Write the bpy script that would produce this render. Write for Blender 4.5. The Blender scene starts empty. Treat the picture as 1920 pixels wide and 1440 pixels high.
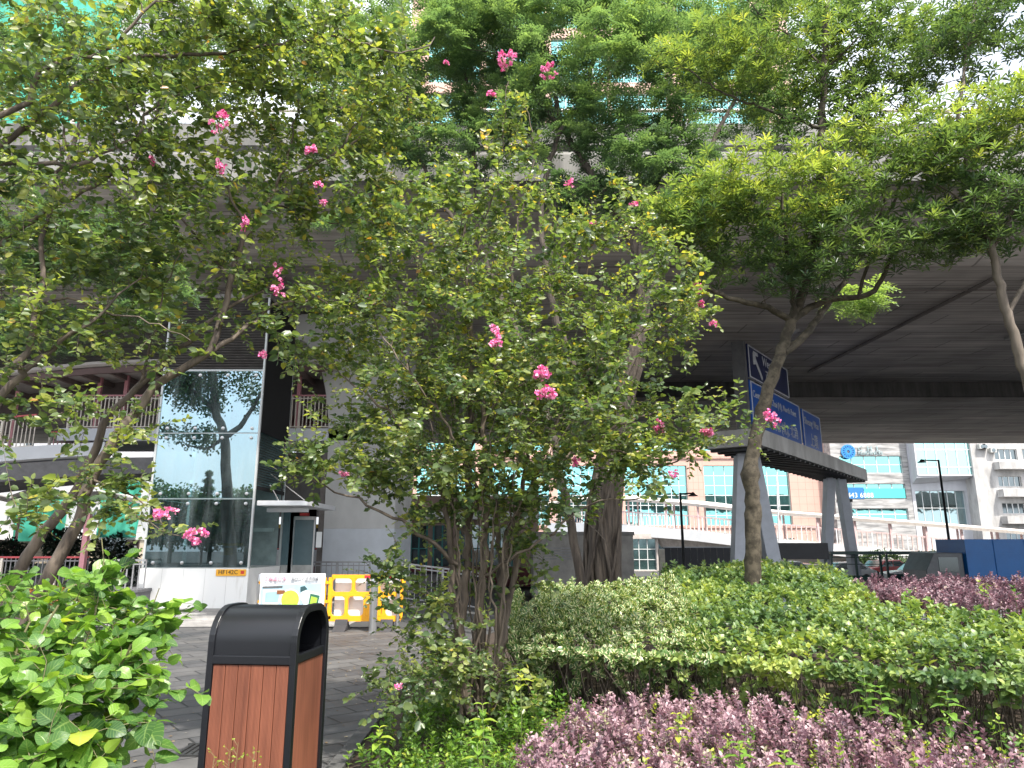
import bpy, math, random
import numpy as np
from mathutils import Vector, Matrix
R = math.radians
scene = bpy.context.scene
COL = scene.collection

# ------------------------------------------------------------------ camera, world, sun, exposure
CAM_H, FPX, PITCH = 1.6, 1334.0, math.atan(300/1334.0)
cd = bpy.data.cameras.new("camera"); cam = bpy.data.objects.new("camera", cd); COL.objects.link(cam)
cd.sensor_width = 36; cd.sensor_fit = 'HORIZONTAL'; cd.lens = 36*FPX/1920; cd.clip_start = .05; cd.clip_end = 4000
cam.location = (0, 0, CAM_H); cam.rotation_euler = (math.pi/2+PITCH, 0, 0)
scene.camera = cam

SUN_EL, SUN_AZ = R(58), R(148)      # azimuth clockwise from +Y (view direction): behind the camera, to the right
w = bpy.data.worlds.new("World"); scene.world = w; w.use_nodes = True
nt = w.node_tree; nt.nodes.clear()
sky = nt.nodes.new('ShaderNodeTexSky'); sky.sky_type = 'NISHITA'; sky.sun_disc = False
sky.sun_elevation = SUN_EL; sky.sun_rotation = SUN_AZ; sky.air_density = 1.0; sky.dust_density = 6.0; sky.ozone_density = 1.0
bg = nt.nodes.new('ShaderNodeBackground'); bg.inputs['Strength'].default_value = .15
wo = nt.nodes.new('ShaderNodeOutputWorld')
# bright broken cloud over most of the sky
tcw = nt.nodes.new('ShaderNodeTexCoord'); cn_ = nt.nodes.new('ShaderNodeTexNoise'); cn_.inputs['Scale'].default_value = 2.2; cn_.inputs['Detail'].default_value = 7; cn_.inputs['Roughness'].default_value = .55
nt.links.new(tcw.outputs['Generated'], cn_.inputs['Vector'])
cm_ = nt.nodes.new('ShaderNodeMapRange'); cm_.inputs[1].default_value = .36; cm_.inputs[2].default_value = .58; cm_.inputs[3].default_value = .35; cm_.inputs[4].default_value = 1.0
nt.links.new(cn_.outputs['Fac'], cm_.inputs[0])
cx_ = nt.nodes.new('ShaderNodeMix'); cx_.data_type = 'RGBA'; cx_.inputs[7].default_value = (4.6, 4.85, 5.2, 1)
nt.links.new(cm_.outputs[0], cx_.inputs[0]); nt.links.new(sky.outputs[0], cx_.inputs[6])
nt.links.new(cx_.outputs[2], bg.inputs[0]); nt.links.new(bg.outputs[0], wo.inputs[0])
sd = bpy.data.lights.new("sun", 'SUN'); sd.energy = 2.8; sd.angle = R(1.5); sd.color = (1, .95, .87)
sun = bpy.data.objects.new("sun", sd); COL.objects.link(sun)
sdir = Vector((math.sin(SUN_AZ)*math.cos(SUN_EL), math.cos(SUN_AZ)*math.cos(SUN_EL), math.sin(SUN_EL)))
sun.rotation_euler = (-sdir).to_track_quat('-Z', 'Y').to_euler()
sun.location = sdir*50
vs = scene.view_settings
vs.view_transform = 'Standard'; vs.look = 'None'; vs.gamma = 1; vs.exposure = 1.58
try:
    scene.cycles.max_bounces = 8; scene.cycles.transparent_max_bounces = 12
    scene.cycles.sample_clamp_indirect = 6
except Exception: pass

# ------------------------------------------------------------------ measuring helpers
SN, CS = math.sin(PITCH), math.cos(PITCH)
def W(px, py, Y):
    """world point on the sight line of photo pixel (px,py) at distance Y along the ground"""
    u = (px-960)/FPX; v = (720-py)/FPX
    t = Y/(CS-v*SN)
    return Vector((u*t, Y, CAM_H+t*(SN+v*CS)))
def WZ(py, Y): return W(960, py, Y).z
def WX(px, py, Y): return W(px, py, Y).x

# ------------------------------------------------------------------ materials
MATS = {}
def newmat(name):
    m = bpy.data.materials.new(name); m.use_nodes = True; MATS[name] = m
    n = m.node_tree; return m, n, n.nodes['Principled BSDF'], n.nodes['Material Output']
def setb(b, **k):
    for a, v in k.items():
        a = {'base': 'Base Color', 'rough': 'Roughness', 'metal': 'Metallic', 'spec': 'Specular IOR Level'}[a]
        b.inputs[a].default_value = v
def C4(c): return (c[0], c[1], c[2], 1)
def M(name, col, rough=.6, metal=0, var=.25, scale=3.0, col2=None, bump=.0, stretch=(1, 1, 1), spec=.5, detail=6, lo=.35, hi=.65):
    """surface with a noise-mottled colour"""
    if name in MATS: return MATS[name]
    m, n, b, o = newmat(name); L = n.links
    setb(b, rough=rough, metal=metal, spec=spec)
    tc = n.nodes.new('ShaderNodeTexCoord'); mp = n.nodes.new('ShaderNodeMapping'); mp.inputs['Scale'].default_value = stretch
    L.new(tc.outputs['Object'], mp.inputs[0])
    nz = n.nodes.new('ShaderNodeTexNoise'); nz.inputs['Scale'].default_value = scale; nz.inputs['Detail'].default_value = detail
    nz.inputs['Roughness'].default_value = .65
    L.new(mp.outputs[0], nz.inputs['Vector'])
    cr = n.nodes.new('ShaderNodeValToRGB'); cr.color_ramp.elements[0].position = lo; cr.color_ramp.elements[1].position = hi
    c2 = col2 if col2 else tuple(c*(1-var) for c in col)
    c1 = col if col2 else tuple(min(1, c*(1+var*.4)) for c in col)
    cr.color_ramp.elements[0].color = C4(c2); cr.color_ramp.elements[1].color = C4(c1)
    L.new(nz.outputs['Fac'], cr.inputs[0]); L.new(cr.outputs[0], b.inputs['Base Color'])
    if bump:
        bp = n.nodes.new('ShaderNodeBump'); bp.inputs['Strength'].default_value = bump; bp.inputs['Distance'].default_value = .02
        L.new(nz.outputs['Fac'], bp.inputs['Height']); L.new(bp.outputs[0], b.inputs['Normal'])
    return m
def glass_mirror(name, tint, dark, fac=.75, rough=.03, bump=.0):
    m, n, b, o = newmat(name); L = n.links
    setb(b, base=C4(dark), rough=.15)
    g = n.nodes.new('ShaderNodeBsdfGlossy'); g.inputs['Color'].default_value = C4(tint); g.inputs['Roughness'].default_value = rough
    mx = n.nodes.new('ShaderNodeMixShader'); mx.inputs[0].default_value = fac
    L.new(b.outputs[0], mx.inputs[1]); L.new(g.outputs[0], mx.inputs[2]); L.new(mx.outputs[0], o.inputs['Surface'])
    if bump:
        nz = n.nodes.new('ShaderNodeTexNoise'); nz.inputs['Scale'].default_value = .6
        tc = n.nodes.new('ShaderNodeTexCoord'); L.new(tc.outputs['Object'], nz.inputs['Vector'])
        bp = n.nodes.new('ShaderNodeBump'); bp.inputs['Strength'].default_value = bump; bp.inputs['Distance'].default_value = .05
        L.new(nz.outputs['Fac'], bp.inputs['Height']); L.new(bp.outputs[0], g.inputs['Normal'])
    return m
def glass_clear(name, tint, refl=.45, rough=.0, streak=False):
    m, n, b, o = newmat(name); L = n.links
    g = n.nodes.new('ShaderNodeBsdfGlossy'); g.inputs['Color'].default_value = (.66, .84, .92, 1); g.inputs['Roughness'].default_value = rough
    t = n.nodes.new('ShaderNodeBsdfTransparent'); t.inputs['Color'].default_value = C4(tint)
    mx = n.nodes.new('ShaderNodeMixShader'); mx.inputs[0].default_value = refl
    L.new(t.outputs[0], mx.inputs[1]); L.new(g.outputs[0], mx.inputs[2])
    out = mx
    if streak:   # thin film of dried dust running down the pane
        d = n.nodes.new('ShaderNodeBsdfDiffuse'); d.inputs['Color'].default_value = (.55, .62, .64, 1)
        tc = n.nodes.new('ShaderNodeTexCoord'); mp = n.nodes.new('ShaderNodeMapping'); mp.inputs['Scale'].default_value = (2.2, 2.2, .35)
        nz = n.nodes.new('ShaderNodeTexNoise'); nz.inputs['Scale'].default_value = 1.6; nz.inputs['Detail'].default_value = 8
        L.new(tc.outputs['Object'], mp.inputs[0]); L.new(mp.outputs[0], nz.inputs['Vector'])
        mr = n.nodes.new('ShaderNodeMapRange'); mr.inputs[1].default_value = .42; mr.inputs[2].default_value = .75; mr.inputs[3].default_value = .01; mr.inputs[4].default_value = .14
        L.new(nz.outputs['Fac'], mr.inputs[0])
        m2 = n.nodes.new('ShaderNodeMixShader'); L.new(mr.outputs[0], m2.inputs[0]); L.new(mx.outputs[0], m2.inputs[1]); L.new(d.outputs[0], m2.inputs[2]); out = m2
    L.new(out.outputs[0], o.inputs['Surface'])
    return m

# ------------------------------------------------------------------ object helpers
def tag(o, label=None, cat=None, group=None, kind=None):
    if label: o['label'] = label
    if cat: o['category'] = cat
    if group: o['group'] = group
    if kind: o['kind'] = kind
    return o
def thing(name, loc, label, cat, rz=0, group=None):
    o = bpy.data.objects.new(name, None); COL.objects.link(o); o.empty_display_size = .2
    o.location = loc; o.rotation_euler = (0, 0, rz)
    return tag(o, label, cat, group)
def root_loc(o):
    while o.parent: o = o.parent
    return o.location.copy()
class MB:
    def __init__(s): s.v = []; s.f = []; s.mi = []; s.cur = 0
    def add(s, vs, fs):
        n = len(s.v); s.v += [tuple(v) for v in vs]; s.f += [tuple(i+n for i in f) for f in fs]; s.mi += [s.cur]*len(fs); return s
    def box(s, x0, x1, y0, y1, z0, z1):
        return s.add([(x0,y0,z0),(x1,y0,z0),(x1,y1,z0),(x0,y1,z0),(x0,y0,z1),(x1,y0,z1),(x1,y1,z1),(x0,y1,z1)],
                     [(0,3,2,1),(4,5,6,7),(0,1,5,4),(1,2,6,5),(2,3,7,6),(3,0,4,7)])
    def obox(s, c, a, b, d):
        """box from centre and three half-axis vectors"""
        c, a, b, d = map(Vector, (c, a, b, d))
        vs = [c+sa*a+sb*b+sd*d for sd in (-1, 1) for sb, sa in ((-1,-1),(-1,1),(1,1),(1,-1))]
        return s.add(vs, [(0,3,2,1),(4,5,6,7),(0,1,5,4),(1,2,6,5),(2,3,7,6),(3,0,4,7)])
    def bar(s, p, q, w, h=None, up=(0,0,1)):
        p, q = Vector(p), Vector(q); h = h or w; d = (q-p); L = d.length
        if L < 1e-6: return s
        d.normalize(); up = Vector(up)
        if abs(d.dot(up)) > .98: up = Vector((0, 1, 0))
        sx = d.cross(up).normalized(); sz = sx.cross(d).normalized()
        return s.obox((p+q)/2, sx*w/2, d*L/2, sz*h/2)
    def prism(s, poly, a, b, fn):
        """poly: 2-D points; fn(u,v,k)->3-D point, extruded from k=a to k=b"""
        n = len(poly); vs = [fn(u, v, a) for u, v in poly]+[fn(u, v, b) for u, v in poly]
        fs = [tuple(range(n)), tuple(range(2*n-1, n-1, -1))]+[(i, i+n, (i+1) % n+n, (i+1) % n) for i in range(n)]
        return s.add(vs, fs)
    def ribbon(s, path, prof):
        """sweep closed profile [(side,up)] along path of points (horizontal-ish)"""
        P = [Vector(p) for p in path]; n = len(prof); base = len(s.v); vs = []
        for i, p in enumerate(P):
            d = (P[min(i+1, len(P)-1)]-P[max(i-1, 0)]); d.z = 0; d.normalize(); sx = Vector((d.y, -d.x, 0))
            vs += [p+sx*a+Vector((0, 0, b)) for a, b in prof]
        fs = [(i*n+j, i*n+(j+1) % n, (i+1)*n+(j+1) % n, (i+1)*n+j) for i in range(len(P)-1) for j in range(n)]
        fs += [tuple(range(n))[::-1], tuple((len(P)-1)*n+j for j in range(n))]
        return s.add(vs, fs)
    def tube(s, pts, rad, n=6, cap=True, wob=0, rng=None):
        P = [Vector(p) for p in pts]
        if not hasattr(rad, '__len__'): rad = [rad]*len(P)
        ref = None; rings = []
        for i, p in enumerate(P):
            d = (P[min(i+1, len(P)-1)]-P[max(i-1, 0)])
            if d.length < 1e-9: d = Vector((0, 0, 1))
            d.normalize()
            if ref is None: ref = d.orthogonal().normalized()
            ref = (ref-d*ref.dot(d))
            ref = ref.normalized() if ref.length > 1e-6 else d.orthogonal().normalized()
            bi = d.cross(ref); ring = []
            for k in range(n):
                a = 2*math.pi*k/n; r = rad[i]*(1+(rng.uniform(-wob, wob) if rng else 0))
                ring.append(p+ref*math.cos(a)*r+bi*math.sin(a)*r)
            rings += ring
        m = len(P)
        fs = [(i*n+j, i*n+(j+1) % n, (i+1)*n+(j+1) % n, (i+1)*n+j) for i in range(m-1) for j in range(n)]
        if cap: fs += [tuple(range(n))[::-1], tuple((m-1)*n+j for j in range(n))]
        return s.add(rings, fs)
    def lathe(s, c, prof, n=20):
        c = Vector(c); m = len(prof)
        vs = [c+Vector((r*math.cos(2*math.pi*k/n), r*math.sin(2*math.pi*k/n), z)) for r, z in prof for k in range(n)]
        fs = [(i*n+j, i*n+(j+1) % n, (i+1)*n+(j+1) % n, (i+1)*n+j) for i in range(m-1) for j in range(n)]
        fs += [tuple(range(n))[::-1], tuple((m-1)*n+j for j in range(n))]
        return s.add(vs, fs)
    def build(s, name, mats, parent=None, loc=None, smooth=False, local=False, bevel=0):
        me = bpy.data.meshes.new(name)
        off = Vector((0, 0, 0))
        if not local:
            if parent: off = root_loc(parent)
            elif loc is not None: off = Vector(loc)
        me.from_pydata([(v[0]-off.x, v[1]-off.y, v[2]-off.z) for v in s.v], [], s.f); me.validate()
        if not isinstance(mats, (list, tuple)): mats = [mats]
        for m in mats: me.materials.append(m)
        if len(mats) > 1 and len(me.polygons) == len(s.mi): me.polygons.foreach_set('material_index', s.mi)
        if smooth: me.polygons.foreach_set('use_smooth', [True]*len(me.polygons))
        o = bpy.data.objects.new(name, me); COL.objects.link(o)
        if parent: o.parent = parent
        elif loc is not None: o.location = loc
        if bevel:
            bm = o.modifiers.new('bevel', 'BEVEL'); bm.width = bevel; bm.segments = 2; bm.limit_method = 'ANGLE'; bm.angle_limit = R(40)
        me.update()
        return o
def catmull(pts, step=.1):
    """smooth curve through points (any dimension tuples)"""
    P = [np.array(p, float) for p in pts]
    if len(P) < 2: return P
    P = [2*P[0]-P[1]]+P+[2*P[-1]-P[-2]]; out = []
    for i in range(1, len(P)-2):
        a, b, c, d = P[i-1], P[i], P[i+1], P[i+2]
        n = max(1, int(np.linalg.norm((c-b)[:3])/step))
        for k in range(n):
            t = k/n
            out.append(.5*((2*b)+(-a+c)*t+(2*a-5*b+4*c-d)*t*t+(-a+3*b-3*c+d)*t**3))
    out.append(P[-2]); return out
def text(s, size, origin, right, up, mat, parent, name='lettering', ext=.004, align='LEFT', local=False):
    cu = bpy.data.curves.new(name, 'FONT'); cu.body = s; cu.size = size; cu.extrude = ext; cu.align_x = align; cu.resolution_u = 2
    t = bpy.data.objects.new('tmp', cu); COL.objects.link(t)
    dg = bpy.context.evaluated_depsgraph_get(); dg.update()
    me = bpy.data.meshes.new_from_object(t.evaluated_get(dg)); bpy.data.objects.remove(t); bpy.data.curves.remove(cu)
    r = Vector(right).normalized(); u = Vector(up).normalized(); nrm = r.cross(u)
    off = Vector((0, 0, 0)) if (local or not parent) else root_loc(parent)
    mtx = Matrix((r, u, nrm)).transposed().to_4x4(); mtx.translation = Vector(origin)-off
    me.transform(mtx); me.materials.clear(); me.materials.append(mat); me.name = name
    o = bpy.data.objects.new(name, me); COL.objects.link(o); o.parent = parent
    return o
def dup(root, loc, label=None, rz=None, group=None):
    c = root.copy(); COL.objects.link(c); c.location = loc
    if rz is not None: c.rotation_euler = (0, 0, rz)
    if label: c['label'] = label
    if group: c['group'] = group
    def rec(o, p):
        for ch in list(o.children):
            k = ch.copy(); COL.objects.link(k); k.parent = p; rec(ch, k)
    rec(root, c)
    return c
# ================================================================== materials of the setting
rng = random.Random(7)
conc = M('concrete_aged', (.27,.26,.25), .85, var=.35, scale=1.1, bump=.15)
white_p = M('white_paint', (.78,.79,.8), .5, var=.08, scale=1.5)
steel = M('stainless_steel', (.52,.52,.52), .3, metal=.9, var=.15, scale=12, stretch=(1,1,.1))
grey_paint = M('grey_steel_paint', (.42,.44,.48), .45, var=.1)
dark_metal = M('dark_metal', (.03,.032,.034), .45, metal=.3, var=.2)
red_paint = M('red_rail_paint', (.5,.08,.09), .4, var=.15)
pink_paint = M('pink_rail_paint', (.55,.25,.28), .45, var=.1)
cream = M('cream_rail_paint', (.68,.62,.55), .5, var=.1)
soil = M('soil', (.055,.038,.026), .95, var=.5, scale=14, bump=.6)

# ---- soffit concrete: board marks, patched bays, joints
def soffit_mat():
    m, n, b, o = newmat('soffit_concrete'); L = n.links
    setb(b, rough=.9)
    tc = n.nodes.new('ShaderNodeTexCoord')
    def noise(sc, st, det=6, ro=.6):
        mp = n.nodes.new('ShaderNodeMapping'); mp.inputs['Scale'].default_value = st; L.new(tc.outputs['Object'], mp.inputs[0])
        z = n.nodes.new('ShaderNodeTexNoise'); z.inputs['Scale'].default_value = sc; z.inputs['Detail'].default_value = det; z.inputs['Roughness'].default_value = ro
        L.new(mp.outputs[0], z.inputs['Vector']); return z
    a = noise(.9, (.16, 1.6, 1)); c = noise(3.0, (.08, 2.6, 1)); d = noise(.25, (1, 1, 1), 3)
    br = n.nodes.new('ShaderNodeTexBrick'); br.inputs['Scale'].default_value = 1; br.inputs['Brick Width'].default_value = 4.6; br.inputs['Row Height'].default_value = 1.22
    br.inputs['Mortar Size'].default_value = .035; br.inputs['Color1'].default_value = (.8,.8,.8,1); br.inputs['Color2'].default_value = (1,1,1,1); br.inputs['Mortar'].default_value = (.5,.5,.5,1)
    br.inputs['Bias'].default_value = .1
    L.new(tc.outputs['Object'], br.inputs['Vector'])
    def mr(src, lo, hi, a0, a1):
        q = n.nodes.new('ShaderNodeMapRange'); q.inputs[1].default_value = lo; q.inputs[2].default_value = hi; q.inputs[3].default_value = a0; q.inputs[4].default_value = a1
        L.new(src, q.inputs[0]); return q.outputs[0]
    def mul(x, y):
        q = n.nodes.new('ShaderNodeMath'); q.operation = 'MULTIPLY'; L.new(x, q.inputs[0]); L.new(y, q.inputs[1]); return q.outputs[0]
    f = mul(mul(mr(a.outputs['Fac'], .35, .65, .62, 1.08), mr(c.outputs['Fac'], .38, .62, .72, 1.08)), mr(d.outputs['Fac'], .35, .65, .7, 1.1))
    mxx = n.nodes.new('ShaderNodeMix'); mxx.data_type = 'RGBA'; mxx.blend_type = 'MULTIPLY'; mxx.inputs[0].default_value = 1
    mxx.inputs[6].default_value = (.56,.52,.49,1); L.new(br.outputs['Color'], mxx.inputs[7])
    vm = n.nodes.new('ShaderNodeVectorMath'); vm.operation = 'SCALE'; L.new(mxx.outputs[2], vm.inputs[0]); L.new(f, vm.inputs['Scale'])
    L.new(vm.outputs[0], b.inputs['Base Color'])
    bp = n.nodes.new('ShaderNodeBump'); bp.inputs['Strength'].default_value = .3; bp.inputs['Distance'].default_value = .03
    L.new(c.outputs['Fac'], bp.inputs['Height']); L.new(bp.outputs[0], b.inputs['Normal'])
    return m
soffit = soffit_mat()
# ---- fascia concrete with rain streaks
fascia = M('fascia_concrete', (.23,.225,.215), .85, scale=2.0, stretch=(1.6,1,.25), col2=(.09,.088,.085), bump=.1, lo=.3, hi=.62)

def paving_mat(name, c1, c2, mortar, bw, rh, rot=0, rough=.7, mort=.012):
    m, n, b, o = newmat(name); L = n.links
    tc = n.nodes.new('ShaderNodeTexCoord'); mp = n.nodes.new('ShaderNodeMapping'); mp.inputs['Rotation'].default_value = (0, 0, rot)
    L.new(tc.outputs['Object'], mp.inputs[0])
    br = n.nodes.new('ShaderNodeTexBrick'); br.inputs['Scale'].default_value = 1; br.inputs['Brick Width'].default_value = bw; br.inputs['Row Height'].default_value = rh
    br.inputs['Mortar Size'].default_value = mort; br.inputs['Mortar Smooth'].default_value = .2; br.inputs['Color1'].default_value = C4(c1); br.inputs['Color2'].default_value = C4(c2); br.inputs['Mortar'].default_value = C4(mortar)
    L.new(mp.outputs[0], br.inputs['Vector'])
    nz = n.nodes.new('ShaderNodeTexNoise'); nz.inputs['Scale'].default_value = 1.3; nz.inputs['Detail'].default_value = 9; nz.inputs['Roughness'].default_value = .7
    L.new(tc.outputs['Object'], nz.inputs['Vector'])
    mr = n.nodes.new('ShaderNodeMapRange'); mr.inputs[1].default_value = .3; mr.inputs[2].default_value = .7; mr.inputs[3].default_value = .6; mr.inputs[4].default_value = 1.35
    L.new(nz.outputs['Fac'], mr.inputs[0])
    vm = n.nodes.new('ShaderNodeVectorMath'); vm.operation = 'SCALE'; L.new(br.outputs['Color'], vm.inputs[0]); L.new(mr.outputs[0], vm.inputs['Scale'])
    L.new(vm.outputs[0], b.inputs['Base Color'])
    rr = n.nodes.new('ShaderNodeMapRange'); rr.inputs[1].default_value = .35; rr.inputs[2].default_value = .65; rr.inputs[3].default_value = rough-.2; rr.inputs[4].default_value = rough+.1
    L.new(nz.outputs['Fac'], rr.inputs[0]); L.new(rr.outputs[0], b.inputs['Roughness'])
    bp = n.nodes.new('ShaderNodeBump'); bp.inputs['Strength'].default_value = .5; bp.inputs['Distance'].default_value = .006; bp.invert = True
    L.new(br.outputs['Fac'], bp.inputs['Height']); L.new(bp.outputs[0], b.inputs['Normal'])
    return m
plaza_m = paving_mat('granite_paving', (.062,.062,.065), (.092,.09,.088), (.02,.02,.02), .62, .31, R(-38))
light_pave = paving_mat('pale_brick_paving', (.33,.32,.31), (.26,.25,.24), (.12,.12,.12), .22, .11, R(20), rough=.85, mort=.006)
asphalt = M('asphalt', (.06,.06,.06), .9, var=.3, scale=6)

# ================================================================== ground
def gz(x, y):
    """ground falls about a metre towards the road on the right"""
    a = min(1, max(0, (y-15)/13)); a = a*a*(3-2*a); b = min(1, max(0, (x+3.4)/4)); b = b*b*(3-2*b)
    return -1.0*a*b
g = MB(); xs = [-300,-120,-60,-30,-16]+[-10+i*1.0 for i in range(0, 22)]+[16,24,40,70,130,300]; ys = [-120,-50,-20,-8]+[0+i*1.5 for i in range(0, 22)]+[40,60,100,200,500]
vs_ = [(x, y, gz(x, y)-.008) for y in ys for x in xs]; nx = len(xs)
g.add(vs_, [(j*nx+i, j*nx+i+1, (j+1)*nx+i+1, (j+1)*nx+i) for j in range(len(ys)-1) for i in range(nx-1)])
tag(g.build('ground', asphalt), kind='structure')
BEDX = -1.2
g = MB(); g.add([(-22,-6,0),(BEDX-.12,-6,0),(BEDX-.12,14.6,0),(-22,14.6,0)], [(0,1,2,3)])
tag(g.build('plaza_paving', plaza_m), kind='structure')
g = MB(); g.add([(-22,14.72,0),(-3.3,14.72,0),(-3.3,40,0),(-22,40,0)], [(0,1,2,3)])
tag(g.build('pale_pavement', light_pave), kind='structure')
kerb_m = M('granite_kerb', (.075,.075,.075), .8, var=.3, scale=9)
g = MB()
for k in range(18):      # dished granite channel across the plaza
    x0 = -22+k*1.15; g.box(x0, x0+1.144, 14.6, 14.72, -.05, .012)
tag(g.build('drain_kerb', kerb_m), kind='structure')
g = MB()
for k in range(19): y0 = -2+k*.9; g.box(BEDX-.12, BEDX, y0, y0+.894, -.05, .06)
tag(g.build('bed_kerb', kerb_m, bevel=.006), kind='structure')
# soil of the planting bed, gently mounded
def sz(x, y): 
    e = min(1, max(0, (x-BEDX)/1.6)); e = e*e*(3-2*e)
    f = min(1, max(0, (y-6)/3))
    return .02+.26*e+.1*f*e
g = MB(); n1, n2 = 30, 34; sx = [BEDX+i*.5*(1+i*.02) for i in range(n1)]; sy = [-2+j*.42 for j in range(n2)]
g.add([(x, y, sz(x, y)+.02*math.sin(x*7+y*3)*math.cos(y*5-x*2)) for y in sy for x in sx], [(j*n1+i, j*n1+i+1, (j+1)*n1+i+1, (j+1)*n1+i) for j in range(n2-1) for i in range(n1-1)])
tag(g.build('planting_soil', soil), kind='structure')

# ================================================================== flyover
fl = thing('flyover', (2, 16, 0), 'long concrete road flyover crossing overhead with grey parapet and stained soffit', 'flyover')
X0, X1 = -90, 110
g = MB(); prof = [(16,10.35),(16,10.75),(37.27,10.75),(37.27,10.1),(35.0,9.95),(19.5,9.55),(17.8,10.0)]
N = 40
for k in range(N):
    a = X0+(X1-X0)*k/N; b = X0+(X1-X0)*(k+1)/N
    g.prism(prof, a, b, lambda u, v, kk: (kk, u, v))
g.build('deck', soffit, fl)
g = MB()
for k in range(N):
    a = X0+(X1-X0)*k/N; b = X0+(X1-X0)*(k+1)/N-.02
    g.prism([(15.75,10.2),(15.75,10.9),(15.85,11.05),(15.75,11.15),(15.75,11.75),(16.1,11.75),(16.1,10.753),(15.997,10.753),(15.997,10.2)][::-1], a, b, lambda u, v, kk: (kk, u, v))
g.build('parapet', fascia, fl)
g = MB()
for k in range(90): x = X0+2+k*2.2; g.box(x-.035, x+.035, 15.9, 15.97, 11.75, 12.2)
g.tube([(X0,15.93,12.22),(X1,15.93,12.22)], .045, 8)
g.build('guard_rail', cream, fl)
fl2 = thing('flyover', (2, 37.5, 0), 'lower second carriageway of flyover beyond the first, seen as a dark beam edge', 'flyover')
g = MB(); prof = [(37.5,9.1),(37.5,10.7),(54,10.7),(54,9.1)]
for k in range(N):
    a = X0+(X1-X0)*k/N; b = X0+(X1-X0)*(k+1)/N
    g.prism(prof, a, b, lambda u, v, kk: (kk, u, v))
g.build('deck', soffit, fl2)
MB().box(X0, X1, 37.3, 37.497, 9.3, 11.0).build('edge_beam', M('shade_dark_beam', (.10,.095,.09), .9, scale=2, stretch=(1.6,1,.25), col2=(.05,.048,.045)), fl2)  # shade of the recess between decks painted into this darker, streaky concrete colour
MB().box(X0, X1, 54.003, 54.25, 9.3, 11.5).build('parapet', fascia, fl2)
# expansion / drainage line fixtures under the soffit
for x in (-7.5, 5.2, 14.6): MB().tube([(x,20.2,9.45),(x,34,9.85)], .07, 8).build('drain_pipe', M('pipe_brown', (.16,.14,.13), .7), fl)
for x in (1.5, 11, 20): MB().obox((x,27,9.68), (.09,0,0), (0,.7,.015), (0,0,.05)).build('light_fitting', M('fitting_grey', (.3,.3,.3), .5), fl)
MB().tube([(-30,21.5,9.5),(40,21.5,9.5)], .03, 6).build('conduit', M('pipe_brown', (.16,.14,.13)), fl)

# ---- pier with flared head, its lower part painted pale
pier_bl = M('pier_pale_paint', (.58,.61,.66), .7, var=.12, scale=1)
def pier(x0, x1, y0, y1, lab):
    p = thing('bridge_pier', ((x0+x1)/2, y0, 0), lab, 'bridge pier')
    w_ = x1-x0
    poly = [(x0,2.1),(x1,2.1),(x1,9.53)]+[(x0-1.35,9.53),(x0-1.35,8.6)]
    for k in range(1, 11): a = k/11*math.pi/2; poly.append((x0-1.3*(1-math.sin(a)), 8.6-4.0*(1-math.cos(a))))
    g = MB(); g.prism(poly, y0, y1, lambda u, v, k: (u, k, v)); g.build('column', M('pier_concrete', (.60,.59,.58), .8, scale=.7, stretch=(1,1,.5), col2=(.46,.455,.45), bump=.04), p)
    g = MB(); g.box(x0, x1, y0, y1, -.5, 2.097); g.build('painted_base', pier_bl, p)
    g = MB(); g.box(x0-.2, x0-.003, y0+.05, y0+.3, 0, 5.6); g.build('drain_pipe', M('pipe_brown', (.16,.14,.13), .7), p)
    return p
px0 = WX(603, 1060, 24); px1 = WX(737, 1060, 24)
pier(px0, px1, 24, 28, 'wide concrete pier with pale painted base beside the glass lift tower')
#pier(WX(880,1060,33), WX(985,1060,33), 33, 35, 'grey concrete pier behind the flowering bush')

# ================================================================== glass lift tower
ex0, ex1, ey0, ey1 = WX(258,1135,19), WX(462,1135,19), 19.0, 21.5
zs = [0, WZ(1065,19), WZ(935,19), WZ(812,19), WZ(695,19), 8.35]
lt = thing('lift_tower', ((ex0+ex1)/2, ey0, 0), 'glass lift tower on a white plinth with louvred top under the flyover', 'lift tower')
g = MB(); g.box(ex0-.03, ex1, ey0-.04, ey1, 0, zs[1]-.012); 
plinth_m = M('white_tiles_dirty', (.82,.82,.81), .45, scale=1.7, stretch=(2.5,2.5,.35), col2=(.58,.56,.52), lo=.22, hi=.42)
g.build('plinth', plinth_m, lt)
for k in range(1, 4): pass
for k in range(1, 5):
    x = ex0+(ex1-ex0)*k/5; MB().box(x-.003, x+.003, ey0-.043, ey0-.041, .01, zs[1]-.02).build('tile_joint', M('joint_grey', (.5,.5,.49), .8), lt)
gl = glass_clear('lift_glass', (.45,.68,.70), .5, streak=True); gl_low = glass_clear('lift_glass_tinted', (.30,.42,.42), .2, streak=True)
for i in (1, 2, 3):
    g = MB(); g.box(ex0+.04, ex1-.04, ey0, ey0+.014, zs[i]+.015, zs[i+1]-.015)
    p = g.build('glass_panel', gl if i > 1 else gl_low, lt)
    for fx in (.1, .37, .64, .92):
        for zz in (zs[i]+.13, zs[i+1]-.13):
            g = MB(); g.lathe((0,0,0), [(.0,0),(.045,0),(.045,.02),(.0,.03)], 10)
            c = Vector((ex0+(ex1-ex0)*fx, ey0-.001, zz)); g.v = [(c.x+v[0], c.y-v[2], c.z+v[1]) for v in g.v]
            g.build('glass_fixing', steel, p)
    g = MB(); g.box(ex0+.016, ex0+.03, ey0+.05, ey1-.3, zs[i]+.015, zs[i+1]-.015); g.build('glass_panel', gl_low, lt)
g = MB()
for x in (ex0, ex1-.05): g.box(x, x+.05, ey0-.02, ey0+.05, zs[1], zs[5])
for z in zs[1:5]: g.box(ex0+.05, ex1-.05, ey0+.016, ey0+.07, z-.04, z+.04)
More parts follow.
